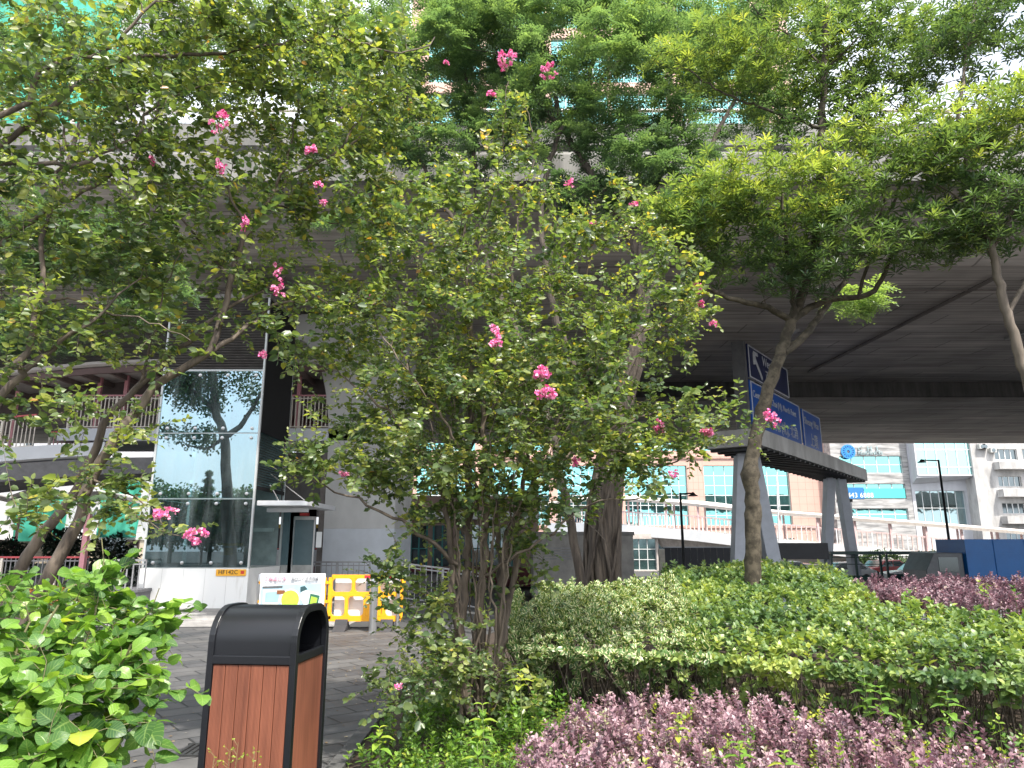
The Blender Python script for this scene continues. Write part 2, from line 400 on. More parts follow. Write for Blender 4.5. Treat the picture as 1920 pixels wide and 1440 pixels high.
g.box(ex0, ex0+.05, ey1-.05, ey1, zs[1], zs[5]); g.box(ex1-.05, ex1, ey1-.05, ey1, zs[1], zs[5])
g.build('frame', M('silver_frame', (.5,.52,.52), .4, metal=.3, var=.1), lt)
# louvres
g = MB(); z = zs[4]+.08
while z < zs[5]-.05:
    g.obox(((ex0+ex1)/2, ey0+.045, z), ((ex1-ex0)/2-.055, 0, 0), (0, .035, -.02), (0, .003, .005)); z += .075
g.build('louvre', M('louvre_metal', (.16,.15,.145), .5, metal=.3), lt)
g = MB(); g.box(ex0+.05, ex1-.05, ey0+.1, ey1-.06, zs[4]+.06, zs[5]-.02); g.build('plant_room', M('near_black_panel', (.006,.006,.007), .55, spec=.15), lt)
g = MB(); g.box(ex0-.02, ex1+.02, ey0-.02, ey1+.02, zs[5], zs[5]+.12); g.build('roof', conc, lt)
# right side: dark cladding, lower louvre bands
g = MB(); g.box(ex1-.045, ex1+.0, ey0+.06, ey1-.06, zs[3]+.05, zs[5]-.02); g.box(ex1-.045, ex1, ey0+.06, ey1-.06, zs[2]+.25, zs[2]+.35)
g.build('side_cladding', M('near_black_panel', (.006,.006,.007), .55, spec=.15), lt)
g = MB(); z = zs[2]+.4
while z < zs[3]: g.obox((ex1-.03, (ey0+ey1)/2, z), (.025,0,-.015), (0,(ey1-ey0)/2-.07,0), (.003,0,.004)); z += .07
g.build('side_louvre', M('louvre_dark', (.035,.032,.03), .5), lt)
# inside: guide frames, car, back wall
g = MB(); g.box(ex0+.06, ex1-.1, ey1-.1, ey1-.06, zs[1], zs[4]); g.build('back_wall', M('shaft_wall', (.24,.3,.3), .8), lt)
g = MB()
for fx in (.18, .5, .72): x = ex0+(ex1-ex0)*fx; g.box(x-.05, x+.05, ey1-.5, ey1-.4, 0.5, zs[4])
for z in (2.0, 3.3, 4.9, 5.9): g.box(ex0+.1, ex1-.12, ey1-.45, ey1-.38, z-.05, z+.05)
for k in range(26): g.box(ex0+1.25, ex0+1.8, ey1-.36, ey1-.34, 1.1+k*.07, 1.13+k*.07)
g.build('guide_frame', M('shaft_steel', (.34,.42,.42), .5, metal=.2), lt)
g = MB(); g.box(ex0+1.5, ex0+2.1, ey0+.9, ey0+1.3, 1.55, 1.62); g.box(ex0+1.6, ex0+1.9, ey0+1.0, ey0+1.1, 1.3, 1.5); g.build('control_box', M('machine_yellow', (.5,.34,.06), .5), lt)
# address plate
g = MB(); ax0, ax1, az0, az1 = WX(404,1072,18.9), WX(460,1072,18.9), WZ(1080,18.9), WZ(1066,18.9)-.02
pl = MB().box(ax0, ax1, 18.93, 18.955, az0, az1).build('address_plate', M('plate_orange', (.85,.42,.03), .45, var=.05), lt, bevel=.004)
text('HF142C', .15, (ax0+.06, 18.925, az0+.045), (1,0,0), (0,0,1), M('ink_black', (.02,.02,.02), .6), pl, ext=.002)
g = MB(); g.box(ax1-.13, ax1-.04, 18.926, 18.929, az0+.05, az0+.13); g.build('emblem', M('ink_red', (.6,.05,.03), .6), pl)
# canopy, lobby, door
can = WZ(948,19.2); cx1 = WX(578,945,19.2)
g = MB(); g.box(ex1+.01, cx1, 19.15, 22.2, can, can+.13); g.build('canopy', M('canopy_white', (.62,.63,.66), .5, var=.06), lt, bevel=.008)
g = MB(); g.tube([(ex1+.4,19.8,can+.13),(ex1+.1,19.8,can+.6)], .02, 6); g.tube([(cx1-.2,19.8,can+.13),(ex1+.1,19.8,can+.9)], .015, 6); g.build('tie_rod', steel, lt)
g = MB(); g.box(cx1-1.3, cx1-.2, 19.8, 20.0, can-.14, can-.04); g.build('lamp_tray', M('canopy_white', (.62,.63,.66)), lt)
lw = M('lobby_panel', (.10,.15,.17), .25, var=.1)
lx1 = WX(545, 1000, 21.6)
g = MB(); g.box(ex1, ex1+.35, 21.5, 21.62, 1.0, can); g.box(ex1+.95, lx1, 21.5, 21.62, 1.0, can); g.box(ex1+.35, ex1+.95, 21.5, 21.62, 2.3, can); g.build('lobby_wall', lw, lt)
g = MB(); g.box(ex1+.02, ex1+.35, 21.48, 21.6, 0, .997); g.box(ex1+.95, lx1, 21.48, 21.6, 0, .997); g.build('lobby_dado', M('dado_grey', (.38,.38,.37), .6), lt)
d_ = MB().box(ex1+.62, ex1+.93, 21.66, 21.7, 0, 2.3).build('lift_door', M('brushed_steel', (.42,.41,.38), .35, metal=.6), lt)
MB().box(ex1+.35, ex1+.62, 21.76, 21.8, 0, 2.3).build('lift_door', M('door_dark', (.06,.05,.045), .4), lt)
g = MB()
for a in ((ex1+.33, ex1+.36), (ex1+.93, ex1+.97)): g.box(a[0], a[1], 21.46, 21.5, 0, 2.4)
g.box(ex1+.36, ex1+.93, 21.46, 21.5, 2.3, 2.4); g.build('door_frame', steel, lt)
g = MB(); g.box(ex1+.5, ex1+.78, 21.44, 21.47, 2.42, 2.5); g.build('floor_indicator', M('ink_red2', (.45,.04,.04), .5), lt)
g = MB(); g.box(ex1+1.02, ex1+1.18, 21.47, 21.49, 1.5, 1.95); g.build('notice', white_p, lt)

# ================================================================== railings
def railing(name, path, h, lab, cat='railing', top=red_paint, bar=cream, post=cream, sp=.13, pev=12, r=.012, group=None, toph=.05):
    P = catmull(path, .3); t = thing(name, tuple(P[0]), lab, cat, group=group)
    # even spacing
    pts = [Vector(p) for p in P]; acc = [0]
    for a, b in zip(pts, pts[1:]): acc.append(acc[-1]+(b-a).length)
    def at(s):
        for i in range(len(acc)-1):
            if s <= acc[i+1]+1e-9: k = (s-acc[i])/max(1e-9, acc[i+1]-acc[i]); return pts[i].lerp(pts[i+1], k)
        return pts[-1]
    n = int(acc[-1]/sp); gb = MB(); np_ = 0
    for i in range(n+1):
        p = at(acc[-1]*i/n)
        if i % pev == 0: MB().box(p.x-.035, p.x+.035, p.y-.035, p.y+.035, p.z, p.z+h-.01).build('post', post, t)
        else: gb.box(p.x-r, p.x+r, p.y-r, p.y+r, p.z+.05, p.z+h-.01)
    g = MB(); g.ribbon([p+Vector((0,0,h)) for p in pts], [(-.035,-toph/2),(.035,-toph/2),(.035,toph/2),(-.035,toph/2)]); g.build('handrail', top, t)
    for zz_ in (.06, h-.1): gb.ribbon([p+Vector((0,0,zz_)) for p in pts], [(-.018,-.018),(.018,-.018),(.018,.018),(-.018,.018)])
    gb.build('railing_infill', bar, t)
    return t

# ================================================================== left footbridge: landing, ramp, roof
fb = thing('footbridge', (-15, 24, 0), 'white footbridge landing and ramp with ribbed roof left of the lift tower', 'footbridge')
zl = WZ(803,24); zb = WZ(826,24)
g = MB(); g.box(WX(108,810,24), -5.0, 24, 27, zb, zl); g.build('landing_slab', M('slab_white', (.62,.64,.68), .6, var=.12, scale=1), fb)
rp = [(-26,23.2,3.6),(-21,22.9,4.1),(-18,22.8,4.42),(-15.6,22.9,4.66),(-13.3,23.2,4.85)]
ramp = [Vector(p) for p in catmull(rp, .5)]
g = MB(); g.ribbon(ramp, [(-.9,-.12),(-.9,-.0),(.15,.0),(.15,-.42),(-.3,-.5)]); g.build('ramp_slab', M('slab_white', (.62,.64,.68)), fb)
g = MB(); g.ribbon([p+Vector((0,.9,-.5)) for p in ramp]+[Vector((-9.8,24.2,4.4))], [(-2,-.5),(-2,0),(.9,0),(.6,-.5)]); g.build('ramp_girder', M('girder_grey', (.2,.2,.21), .8), fb)
roof_p = catmull([(-26,23.6,5.6),(-20,23.2,6.45),(-17,23.0,6.85),(-15,23.2,7.2),(-12,23.4,7.45),(-6,23.6,7.5)], .5)
roof_p = [Vector(p) for p in roof_p]
MB().box(-9.2, WX(612,850,27.3), 27.2, 27.5, 2.6, zb).build('abutment', M('abut_dark', (.17,.165,.16), .85, var=.2), fb)
g = MB(); g.ribbon(roof_p, [(.6,-.05),(.7,.0),(.7,.09),(-.2,.28),(-2.6,.12),(-2.6,0)]); g.build('roof', M('roof_panel', (.46,.43,.41), .6, var=.15), fb)
g = MB(); g.ribbon([p+Vector((0,0,-.2)) for p in roof_p], [(.45,-.08),(.55,-.08),(.55,.12),(.45,.12)]); g.build('roof_beam', M('roof_beam_brown', (.13,.08,.075), .6), fb)
g = MB()
for i in range(0, len(roof_p)-1, 2):
    p = roof_p[i]; g.obox((p.x-.2, p.y+1.0, p.z-.14), (.05,0,0), (0,1.4,-.0), (0,0,.09))
g.build('roof_rib', M('roof_rib_brown', (.2,.15,.14), .7), fb)
g = MB(); g.ribbon([p+Vector((0,1.9,-.25)) for p in roof_p], [(.05,-1.1),(.1,-1.1),(.1,.3),(.05,.3)]); g.build('side_screen', M('screen_brown', (.12,.095,.09), .7), fb)
for px_ in (185, 235, 330, 420, 560, 640): x = WX(px_,720,24.1); MB().box(x-.06, x+.06, 24.15, 24.27, zl, 7.35).build('roof_post', pink_paint, fb)
for px_ in (-60, 25): x = WX(px_,780,23.3); MB().box(x-.05, x+.05, 23.3, 23.4, 4.2, 6.6).build('roof_post', pink_paint, fb)
g = MB(); g.box(-9.7, -5.2, 26.2, 26.3, zl+.0, 7.4)
g.build('back_screen', M('screen_rust', (.16,.07,.06), .7), fb)
railing('railing', [(WX(125,800,24),24.06,zl),(-12,24.06,zl),(-5.2,24.06,zl)], 1.15, 'pink topped cream railing along the upper footbridge landing', top=pink_paint, group='footbridge railings', r=.016)
railing('railing', [tuple(Vector(p)+Vector((0,.12,.0))) for p in rp[:4]], 1.08, 'red topped railing down the lower ramp at the left edge', group='footbridge railings')
railing('railing', [(-15.9,24.3,4.6),(-13.6,24.5,4.8)], .75, 'short red railing tucked below the upper landing slab', group='footbridge railings', bar=pink_paint)
for x in (-20.5,): MB().box(x-.35, x+.35, 24.2, 24.9, 0, 4.0).build('column', conc, fb)

# street fence with red handrail, and steel railings under the bridge
railing('street_fence', [(-24,21,-.02),(WX(160,1100,21),21,-.02)], 1.25, 'street fence with red handrail and dark bars at the left', top=red_paint, bar=M('bar_grey', (.2,.2,.21), .5), post=cream, group='street fences')
gr_bar = M('galvanised', (.34,.34,.35), .45, metal=.4)
railing('street_railing', [(WX(203,1100,18.4),18.6,.42),(WX(262,1100,18.4),18.6,.42)], .78, 'dark hooped railing standing on the grey granite planter', top=gr_bar, bar=gr_bar, post=gr_bar, sp=.14, r=.014)
railing('street_railing', [(WX(545,1090,22.6),22.8,0),(WX(690,1090,22.6),22.8,0)], 1.05, 'grey steel railing in front of the pale pier base', top=gr_bar, bar=gr_bar, post=gr_bar, sp=.16, pev=8)
railing('street_railing', [(WX(752,1090,22.6),22.0,0),(WX(905,1090,22.6),22.0,-.3)], 1.05, 'grey steel railing right of the pier behind the flowering bush', top=gr_bar, bar=gr_bar, post=gr_bar, sp=.16, pev=8)
o = MB().box(WX(150,1040,20.8), WX(159,1040,20.8), 20.8, 20.94, 0, WZ(960,20.8)).build('post', pink_paint, loc=(WX(155,1040,20.8),20.87,0)); tag(o, 'dusty pink steel post standing at the red topped street fence', 'post')
g = MB(); g.box(WX(150,1120,18.3), WX(257,1120,18.3), 18.3, 19.4, 0, .42); g.box(WX(148,1120,18.3), WX(259,1120,18.3), 18.27, 19.45, .42, .5)
o = g.build('granite_planter', M('planter_granite', (.12,.12,.13), .6, var=.35, scale=18), loc=(WX(200,1120,18.3),18.8,0), bevel=.01); tag(o, 'low dark grey granite planter wall beside the white lift plinth', 'planter')
# ================================================================== far buildings
pinkst = M('pink_cladding', (.54,.34,.28), .6, var=.08, scale=.3)
tealg = glass_mirror('teal_curtain_glass', (.34,.80,.78), (.02,.06,.06), .78, .02, bump=.15)
tealb = M('teal_spandrel', (.22,.55,.5), .3, var=.08)
mull = M('mullion_pale', (.6,.62,.62), .5, var=.05)
darkg = glass_mirror('dark_window_glass', (.35,.42,.45), (.02,.025,.03), .5, .05)
def facade(root, wallm, x0, x1, z0, z1, cols, rows, y=0.0, th=.6, rec=.35, glass=tealg, frame=mull, nx=3, nz=1, fr=.07, prefix='window', depth=12):
    """solid wall with real openings (cols x rows); each opening holds a window (pane grid + frame) set back"""
    g = MB(); xs_ = [x0]; 
    for a, b in cols: xs_ += [a, b]
    xs_.append(x1)
    for i in range(0, len(xs_), 2):
        if xs_[i+1]-xs_[i] > .01: g.box(xs_[i], xs_[i+1], y, y+th, z0, z1)
    zz = [z0]
    for a, b in rows: zz += [a, b]
    zz.append(z1)
    for a, b in cols:
        for i in range(0, len(zz), 2):
            if zz[i+1]-zz[i] > .01: g.box(a, b, y+.003, y+th-.003, zz[i], zz[i+1])
    g.box(x0, x1, y+th+.01, y+depth, z0, z1-.01)
    wl = g.build('wall', wallm, root, local=True)
    for a, b in cols:
        for c, d in rows:
            p = MB().box(a, b, y+rec, y+rec+.03, c, d).build('window', glass, root, local=True)
            f = MB()
            for k in range(nx+1): xx = a+(b-a)*k/nx; f.box(xx-fr/2, xx+fr/2, y+rec-.06, y+rec-.003, c, d)
            for k in range(nz+1): q = c+(d-c)*k/nz; f.box(a, b, y+rec-.055, y+rec-.004, q-fr/2, q+fr/2)
            f.build('frame', frame, p, local=True)
    return wl
YB = 100
def X(px, py=930): return WX(px, py, YB)
def Z(py): return WZ(py, YB)
# pink tower
bt = thing('office_tower', (X(1300), YB, -1), 'pink clad tower with teal curtain glass behind the ramp bridge', 'tower')
ox = X(1300); 
cols = [(X(c0)-ox, X(c1)-ox) for c0, c1 in ((1045,1165),(1172,1290),(1322,1483))]
zr = lambda py: Z(py)+1
rows = [(.3, 3.4), (zr(985), zr(873)), (zr(845), zr(745))]
z = zr(730)
while z+9 < 104: rows.append((z, z+8.2)); z += 10
facade(bt, pinkst, X(740)-ox, X(1562)-ox, 0, 104, [(X(780)-ox, X(890)-ox), (X(905)-ox, X(1030)-ox)]+cols, rows, nx=8, nz=6, fr=.09, th=.8, rec=.5, depth=24)
g = MB()
for zz_ in (zr(860), zr(990), zr(735), 30, 40): g.box(X(740)-ox-.1, X(1562)-ox+.1, -.18, -.01, zz_, zz_+.35)
g.build('string_course', M('pink_band', (.5,.3,.25), .6), bt, local=True)
g = MB()
for k in range(60):
    for xx in (X(1292)-ox, X(1301)-ox, X(1311)-ox, X(1320)-ox, X(1498)-ox, X(1512)-ox, X(1526)-ox, X(1540)-ox, X(1554)-ox): 
        if k == 0: g.box(xx-.02, xx+.02, -.006, -.001, 0, 60)
    zq = k*1.0; g.box(X(1291)-ox, X(1321)-ox, -.006, -.002, zq, zq+.03); g.box(X(1484)-ox, X(1560)-ox, -.006, -.002, zq, zq+.03)
g.build('panel_joint', M('pink_joint', (.4,.24,.2), .7), bt, local=True)
# stone clad block
stone = M('ledge_stone', (.46,.45,.44), .8, scale=1.1, stretch=(.25,1,2.2), col2=(.17,.17,.17), lo=.38, hi=.6, bump=.3)
bs = thing('office_block', (X(1640), YB-2, -1), 'grey ledge stone block with round blue emblem and teal windows', 'building')
Y2 = YB-2; ox = X(1640)
def X2(px): return WX(px, 900, Y2)-ox
def Z2(py): return WZ(py, Y2)+1
facade(bs, stone, X2(1562), X2(1706), 0, 44, [(X2(1578), X2(1696))], [(Z2(975), Z2(953)), (Z2(935), Z2(907)), (Z2(887), Z2(855)), (Z2(815), Z2(780)), (Z2(740), Z2(705))], nx=5, nz=2, th=.5, rec=.3, fr=.12, depth=20)
g = MB(); g.box(X2(1577), X2(1617), -.06, -.02, Z2(935), Z2(914)); bn = g.build('banner', M('banner_blue', (.02,.16,.42), .6, var=.05), bs, local=True)
text('3443 6888', .95, (X2(1579), -.07, Z2(933)), (1,0,0), (0,0,1), white_p, bn, local=True)
text('FOR LEASE', .4, (X2(1579), -.07, Z2(920)), (1,0,0), (0,0,1), white_p, bn, local=True) if False else None
g = MB(); g.box(X2(1618), X2(1694), -.05, -.02, Z2(934), Z2(916)); bn = g.build('banner', M('banner_teal', (.08,.5,.48), .6, var=.05), bs, local=True)
em = MB(); n = 24; cxx, czz, rr = X2(1595), Z2(847), .92
blue = M('emblem_blue', (.03,.22,.6), .5, var=.05)
def ring(g, c, z, r0, r1, y0, y1, n=28):
    vs = [(c+r*math.cos(2*math.pi*k/n), y, z+r*math.sin(2*math.pi*k/n)) for y in (y0, y1) for r in (r0, r1) for k in range(n)]
    fs = []
    for k in range(n):
        j = (k+1) % n
        fs += [(k, j, n+j, n+k), (2*n+k, 3*n+k, 3*n+j, 2*n+j), (n+k, n+j, 3*n+j, 3*n+k), (k, 2*n+k, 2*n+j, j)]
    g.add(vs, fs)
ring(em, cxx, czz, .22, .42, -.2, -.05); ring(em, cxx, czz, .8, .98, -.2, -.05)
for k in range(14):
    a = 2*math.pi*k/14; em.bar((cxx+.36*math.cos(a), -.12, czz+.36*math.sin(a)), (cxx+.86*math.cos(a), -.12, czz+.86*math.sin(a)), .17, .14, up=(0,1,0))
em.build('emblem', blue, bs, local=True)
sign_g = M('sign_letter_grey', (.38,.5,.52), .4, metal=.3)
text('C  H  L', 1.0, (X2(1613), -.2, Z2(846)), (1,0,0), (0,0,1), sign_g, bs, ext=.08, local=True)
text('RESIDENCES', .62, (X2(1613), -.16, Z2(852.5)), (1,0,0), (0,0,1), sign_g, bs, ext=.05, local=True)
# glass-bay block
bg_ = thing('office_block', (X(1765), YB-2, -1), 'glass fronted block with a projecting upper bay right of the stone block', 'building'); ox = X(1765)
palew = M('pale_render', (.50,.51,.54), .7, var=.12, scale=.7, stretch=(1,1,.3))
facade(bg_, palew, X2(1707), X2(1826), 0, 46, [(X2(1713), X2(1806))], [(Z2(985), Z2(920))], nx=6, nz=2, th=.6, rec=.45, depth=18, glass=glass_mirror('blue_grey_glass', (.5,.66,.68), (.03,.05,.05), .7, .03, bump=.2))
bay = MB(); bay.add([(X2(1709),0,Z2(908)),(X2(1800),0,Z2(908)),(X2(1808),-1.6,Z2(898)),(X2(1707),-1.6,Z2(898)),(X2(1709),0,Z2(700)),(X2(1826),0,Z2(700)),(X2(1828),-1.6,Z2(700)),(X2(1707),-1.6,Z2(700)),(X2(1826),0,Z2(898)),(X2(1828),-1.6,Z2(894))],
  [(0,3,9,8),(3,7,6,9),(0,4,7,3),(8,9,6,5),(4,5,6,7)])
bb = bay.build('bay', palew, bg_, local=True)
MB().box(X2(1709), X2(1824), -1.66, -1.61, Z2(893), Z2(700)-.1).build('window', glass_mirror('pale_teal_glass', (.55,.9,.88), (.08,.2,.2), .7, .03, bump=.2), bb, local=True)
g = MB()
for k in range(7): xx = X2(1709)+(X2(1824)-X2(1709))*k/6; g.box(xx-.07, xx+.07, -1.74, -1.665, Z2(893), Z2(700)-.1)
for py in (893, 878, 846, 815, 780, 745): g.box(X2(1709), X2(1824), -1.73, -1.666, Z2(py)-.08, Z2(py)+.08)
g.build('frame', mull, bb, local=True)
# aged concrete flats
bo = thing('apartment_block', (X(1900), YB-4, -1), 'weathered concrete apartment block with balconies at the right edge', 'building'); ox = X(1900); Y2 = YB-4
oldc = M('weathered_concrete', (.50,.49,.48), .85, scale=.8, stretch=(1,1,.35), col2=(.25,.245,.24), lo=.3, hi=.6)
facade(bo, oldc, X2(1828), X2(2250), 0, 42, [(X2(1872), X2(1915)), (X2(1925), X2(1990)), (X2(2010), X2(2080))], [(Z2(985)-2.2, Z2(1000)+.6), (Z2(963), Z2(943)), (Z2(912), Z2(893)), (Z2(862), Z2(842)), (Z2(815), Z2(795))], nx=4, nz=1, th=.5, rec=.3, glass=darkg, fr=.12)
for py in (968, 918, 867):
    b_ = MB().box(X2(1866), X2(1985), -1.3, -.01, Z2(py)-1.0, Z2(py)-.02).build('balcony', oldc, bo, local=True)
for (px_, py_) in ((1852, 838), (1866, 845), (1846, 838)):
    a_ = MB().box(X2(px_)-.4, X2(px_)+.4, -.6, -.01, Z2(py_)-.3, Z2(py_)+.35).build('air_conditioner', M('ac_white', (.5,.5,.48), .6), bo, local=True)
    g = MB(); g.lathe((0,0,0), [(0,0),(.25,0),(.25,.02),(0,.03)], 14); g.v = [(X2(px_)+v[0], -.61-v[2], Z2(py_)+v[1]) for v in g.v]; g.build('fan_grille', darkg, a_, local=True)
# netted tower, upper left, and cream street block below it
YL = 80
bn_ = thing('scaffolded_tower', (WX(60,100,YL), YL, 0), 'tall white tower wrapped in green netting seen through leaves upper left', 'tower')
ox = WX(60,100,YL)
facade(bn_, palew, -34, 12, 0, 84, [(-32,-27),(-24,-19),(-12,-7),(-4,1),(4,9)], [(k*3.4+1, k*3.4+2.8) for k in range(6, 24)], nx=2, glass=darkg, depth=14)
def net_mat():
    m, n, b, o = newmat('green_netting'); L = n.links
    tc = n.nodes.new('ShaderNodeTexCoord'); mp = n.nodes.new('ShaderNodeMapping'); mp.inputs['Scale'].default_value = (1.2,1,.5); L.new(tc.outputs['Object'], mp.inputs[0])
    nz = n.nodes.new('ShaderNodeTexNoise'); nz.inputs['Scale'].default_value = .9; nz.inputs['Detail'].default_value = 5; L.new(mp.outputs[0], nz.inputs['Vector'])
    cr = n.nodes.new('ShaderNodeValToRGB'); cr.color_ramp.elements[0].color = (.02,.22,.15,1); cr.color_ramp.elements[1].color = (.06,.42,.31,1); cr.color_ramp.elements[0].position = .35; cr.color_ramp.elements[1].position = .65
    L.new(nz.outputs['Fac'], cr.inputs[0]); L.new(cr.outputs[0], b.inputs['Base Color']); setb(b, rough=.7); return m
net = net_mat()
def netsheet(x0, x1, z0, z1, y, amp=.25, nx=26, nz=18, seed=1):
    r = random.Random(seed); g = MB(); ph = [r.uniform(0, 6) for _ in range(4)]
    f = lambda u, v: y-amp*(math.sin(u*9+ph[0]+v*3)+.6*math.sin(u*21+ph[1]-v*5)+.5*math.sin(v*11+ph[2]))*.5
    for s_ in (0, .02):
        b0 = len(g.v)
        g.add([(x0+(x1-x0)*i/nx, f(i/nx, j/nz)+s_, z0+(z1-z0)*j/nz) for j in range(nz+1) for i in range(nx+1)], [(j*(nx+1)+i, j*(nx+1)+i+1, (j+1)*(nx+1)+i+1, (j+1)*(nx+1)+i) for j in range(nz) for i in range(nx)])
    return g
netsheet(-12, 11.4, 52, 83, -.7, .4, seed=3).build('netting', net, bn_, local=True, smooth=True)
g = MB()
for k in range(12): x = -12+k*2.1; g.tube([(x,-.4,0),(x,-.4,83)], .06, 5)
for k in range(24): g.tube([(-12,-.42,3.4*k+.5),(11.4,-.42,3.4*k+.5)], .06, 5)
g.build('bamboo_scaffold', M('bamboo', (.35,.27,.14), .7), bn_, local=True)
# cream street building
YS = 62
bc = thing('street_building', (WX(100,1040,YS), YS, 0), 'cream low street building hung with green netting behind the left fence', 'building'); ox = WX(100,1040,YS)
def XS(px): return WX(px, 1020, YS)-ox
def ZS(py): return WZ(py, YS)
creamw = M('cream_render', (.66,.56,.43), .7, var=.12, scale=.8)
facade(bc, creamw, -25, XS(262), -.1, ZS(1012), [(XS(-60), XS(-20)), (XS(95), XS(132)), (XS(188), XS(235))], [(.0, 2.7)], nx=2, glass=darkg, rec=.4, depth=8)
MB().box(-25.3, XS(264), -.5, .8, ZS(1012)+.003, ZS(1003)).build('cornice', white_p, bc, local=True)
facade(bc, palew, -25, XS(262), ZS(1003)+.003, 17, [(XS(-60), XS(-30)), (XS(8), XS(30)), (XS(140), XS(170))], [(ZS(1000)+.3, ZS(960)), (10,13)], nx=3, nz=4, glass=darkg, y=.4, depth=8)
netsheet(XS(34), XS(130), ZS(1015), ZS(938), -.9, .2, seed=5).build('netting', net, bc, local=True, smooth=True)
netsheet(XS(196), XS(268), ZS(1008), ZS(905), -1.3, .25, seed=8).build('netting', net, bc, local=True, smooth=True)
g = MB()
for k in range(6): zz_ = .35+k*.55; g.box(-25, XS(262), -.012, -.001, zz_, zz_+.03)
g.build('wall_groove', M('groove_brown', (.3,.24,.18), .8), bc, local=True)
sb = MB().box(XS(246), XS(262), -.2, -.02, ZS(1075), ZS(1015)).build('sign_board', M('sign_brown', (.08,.05,.05), .6), bc, local=True)
MB().box(XS(247), XS(261), -.24, -.205, ZS(1060), ZS(1046)).build('notice', white_p, sb, local=True)
g = MB()
for py in (1025, 1038): g.box(XS(250), XS(259), -.23, -.205, ZS(py)-.12, ZS(py)+.12)
g.build('notice', M('notice_grey', (.3,.32,.33), .6), sb, local=True)
# beige arched canopies over the street
cn = thing('street_canopy', (-34, 56, 0), 'pair of beige curved canopies under the ramp at the left', 'canopy')
g = MB(); by = 56
for (a, b_, zt, dz) in ((-46, WX(22,930,by), WZ(925,by), .5), (WX(22,930,by), WX(130,930,by), WZ(918,by), .55), (WX(130,930,by), WX(232,930,by), WZ(922,by), .45)):
    n = 12
    top = [(a+(b_-a)*k/n, zt+dz*math.sin(math.pi*k/n)-.4) for k in range(n+1)]
    g.prism(top+[(x, z-.35) for x, z in top[::-1]], by, by+3, lambda u, v, k: (u, k, v))
g.build('roof', M('canopy_beige', (.52,.47,.42), .6, var=.1), cn)
g = MB()
for px_ in (-80, 22, 152): x = WX(px_,1000,by); g.box(x-.08, x+.08, by+.5, by+.66, 0, WZ(945,by))
g.build('post', pink_paint, cn)

# ---- mid ground right of the pier: shop, vehicle of the street market, grey wall block
sh = thing('street_kiosk', (WX(565,1030,30), 30, 0), 'dark fronted kiosk with yellow fascia seen under the lift canopy', 'kiosk')
yk = 30; a_, b_ = WX(528,1030,yk), WX(604,1030,yk)
MB().box(a_-2, b_, yk+.2, yk+3, 0, WZ(990,yk)).build('body', M('kiosk_black', (.02,.02,.022), .4), sh)
MB().box(a_-2, b_, yk, yk+.19, WZ(990,yk), WZ(983,yk)).build('fascia', M('kiosk_yellow', (.62,.42,.05), .5), sh)
MB().box(a_-2, b_, yk+.05, yk+.19, WZ(1030,yk), WZ(1028,yk)).build('trim', red_paint, sh)
pn = MB().box(a_-2, b_, yk+.1, yk+.19, WZ(1062,yk), WZ(1031,yk)).build('panel', M('kiosk_white', (.5,.5,.52), .5), sh)
text('福', .8, (a_+.1, yk+.09, WZ(1058,yk)), (1,0,0), (0,0,1), M('ink_black'  , (.02,.02,.02)), pn)
g = MB(); g.box(WX(550,1010,yk), WX(562,1010,yk), yk+.14, yk+.19, WZ(1008,yk), WZ(996,yk)); g.box(WX(565,1010,yk), WX(586,1010,yk), yk+.14, yk+.19, WZ(1006,yk), WZ(995,yk))
g.build('hanging_sheet', M('kiosk_white', (.5,.5,.52)), sh)
MB().box(a_-2, b_, yk+.1, yk+.19, .0, WZ(1063,yk)).build('plinth', M('kiosk_maroon', (.12,.02,.03), .5), sh)

sp = thing('shop_front', (WX(820,1050,44), 44, -.8), 'row of shop fronts with maroon base and pale canopy behind the flowering bush', 'shop'); ysp = 44
g = MB(); g.box(WX(745,1050,ysp), WX(1010,1050,ysp), ysp, ysp+6, -.9, WZ(930,ysp)); g.build('wall', M('shop_wall', (.42,.3,.26), .7, var=.15), sp)
for a_, b_ in ((770,800),(812,846),(862,905),(915,960)):
    w_ = MB().box(WX(a_,1050,ysp), WX(b_,1050,ysp), ysp-.08, ysp-.003, .3, WZ(985,ysp)).build('window', darkg, sp)
    g = MB()
    for k in range(3): x = WX(a_,1050,ysp)+(WX(b_,1050,ysp)-WX(a_,1050,ysp))*k/2; g.box(x-.05, x+.05, ysp-.13, ysp-.083, .3, WZ(985,ysp))
    g.box(WX(a_,1050,ysp), WX(b_,1050,ysp), ysp-.125, ysp-.084, 1.3, 1.37); g.build('frame', M('frame_teal', (.05,.25,.25), .5), w_)
MB().box(WX(745,1050,ysp), WX(1010,1050,ysp), ysp-.3, ysp-.003, -.85, .25).build('base', M('maroon_tile', (.16,.03,.04), .5), sp)
MB().box(WX(745,1050,ysp), WX(1010,1050,ysp), ysp-1.8, ysp-.31, WZ(975,ysp), WZ(962,ysp)).build('canopy', white_p, sp)

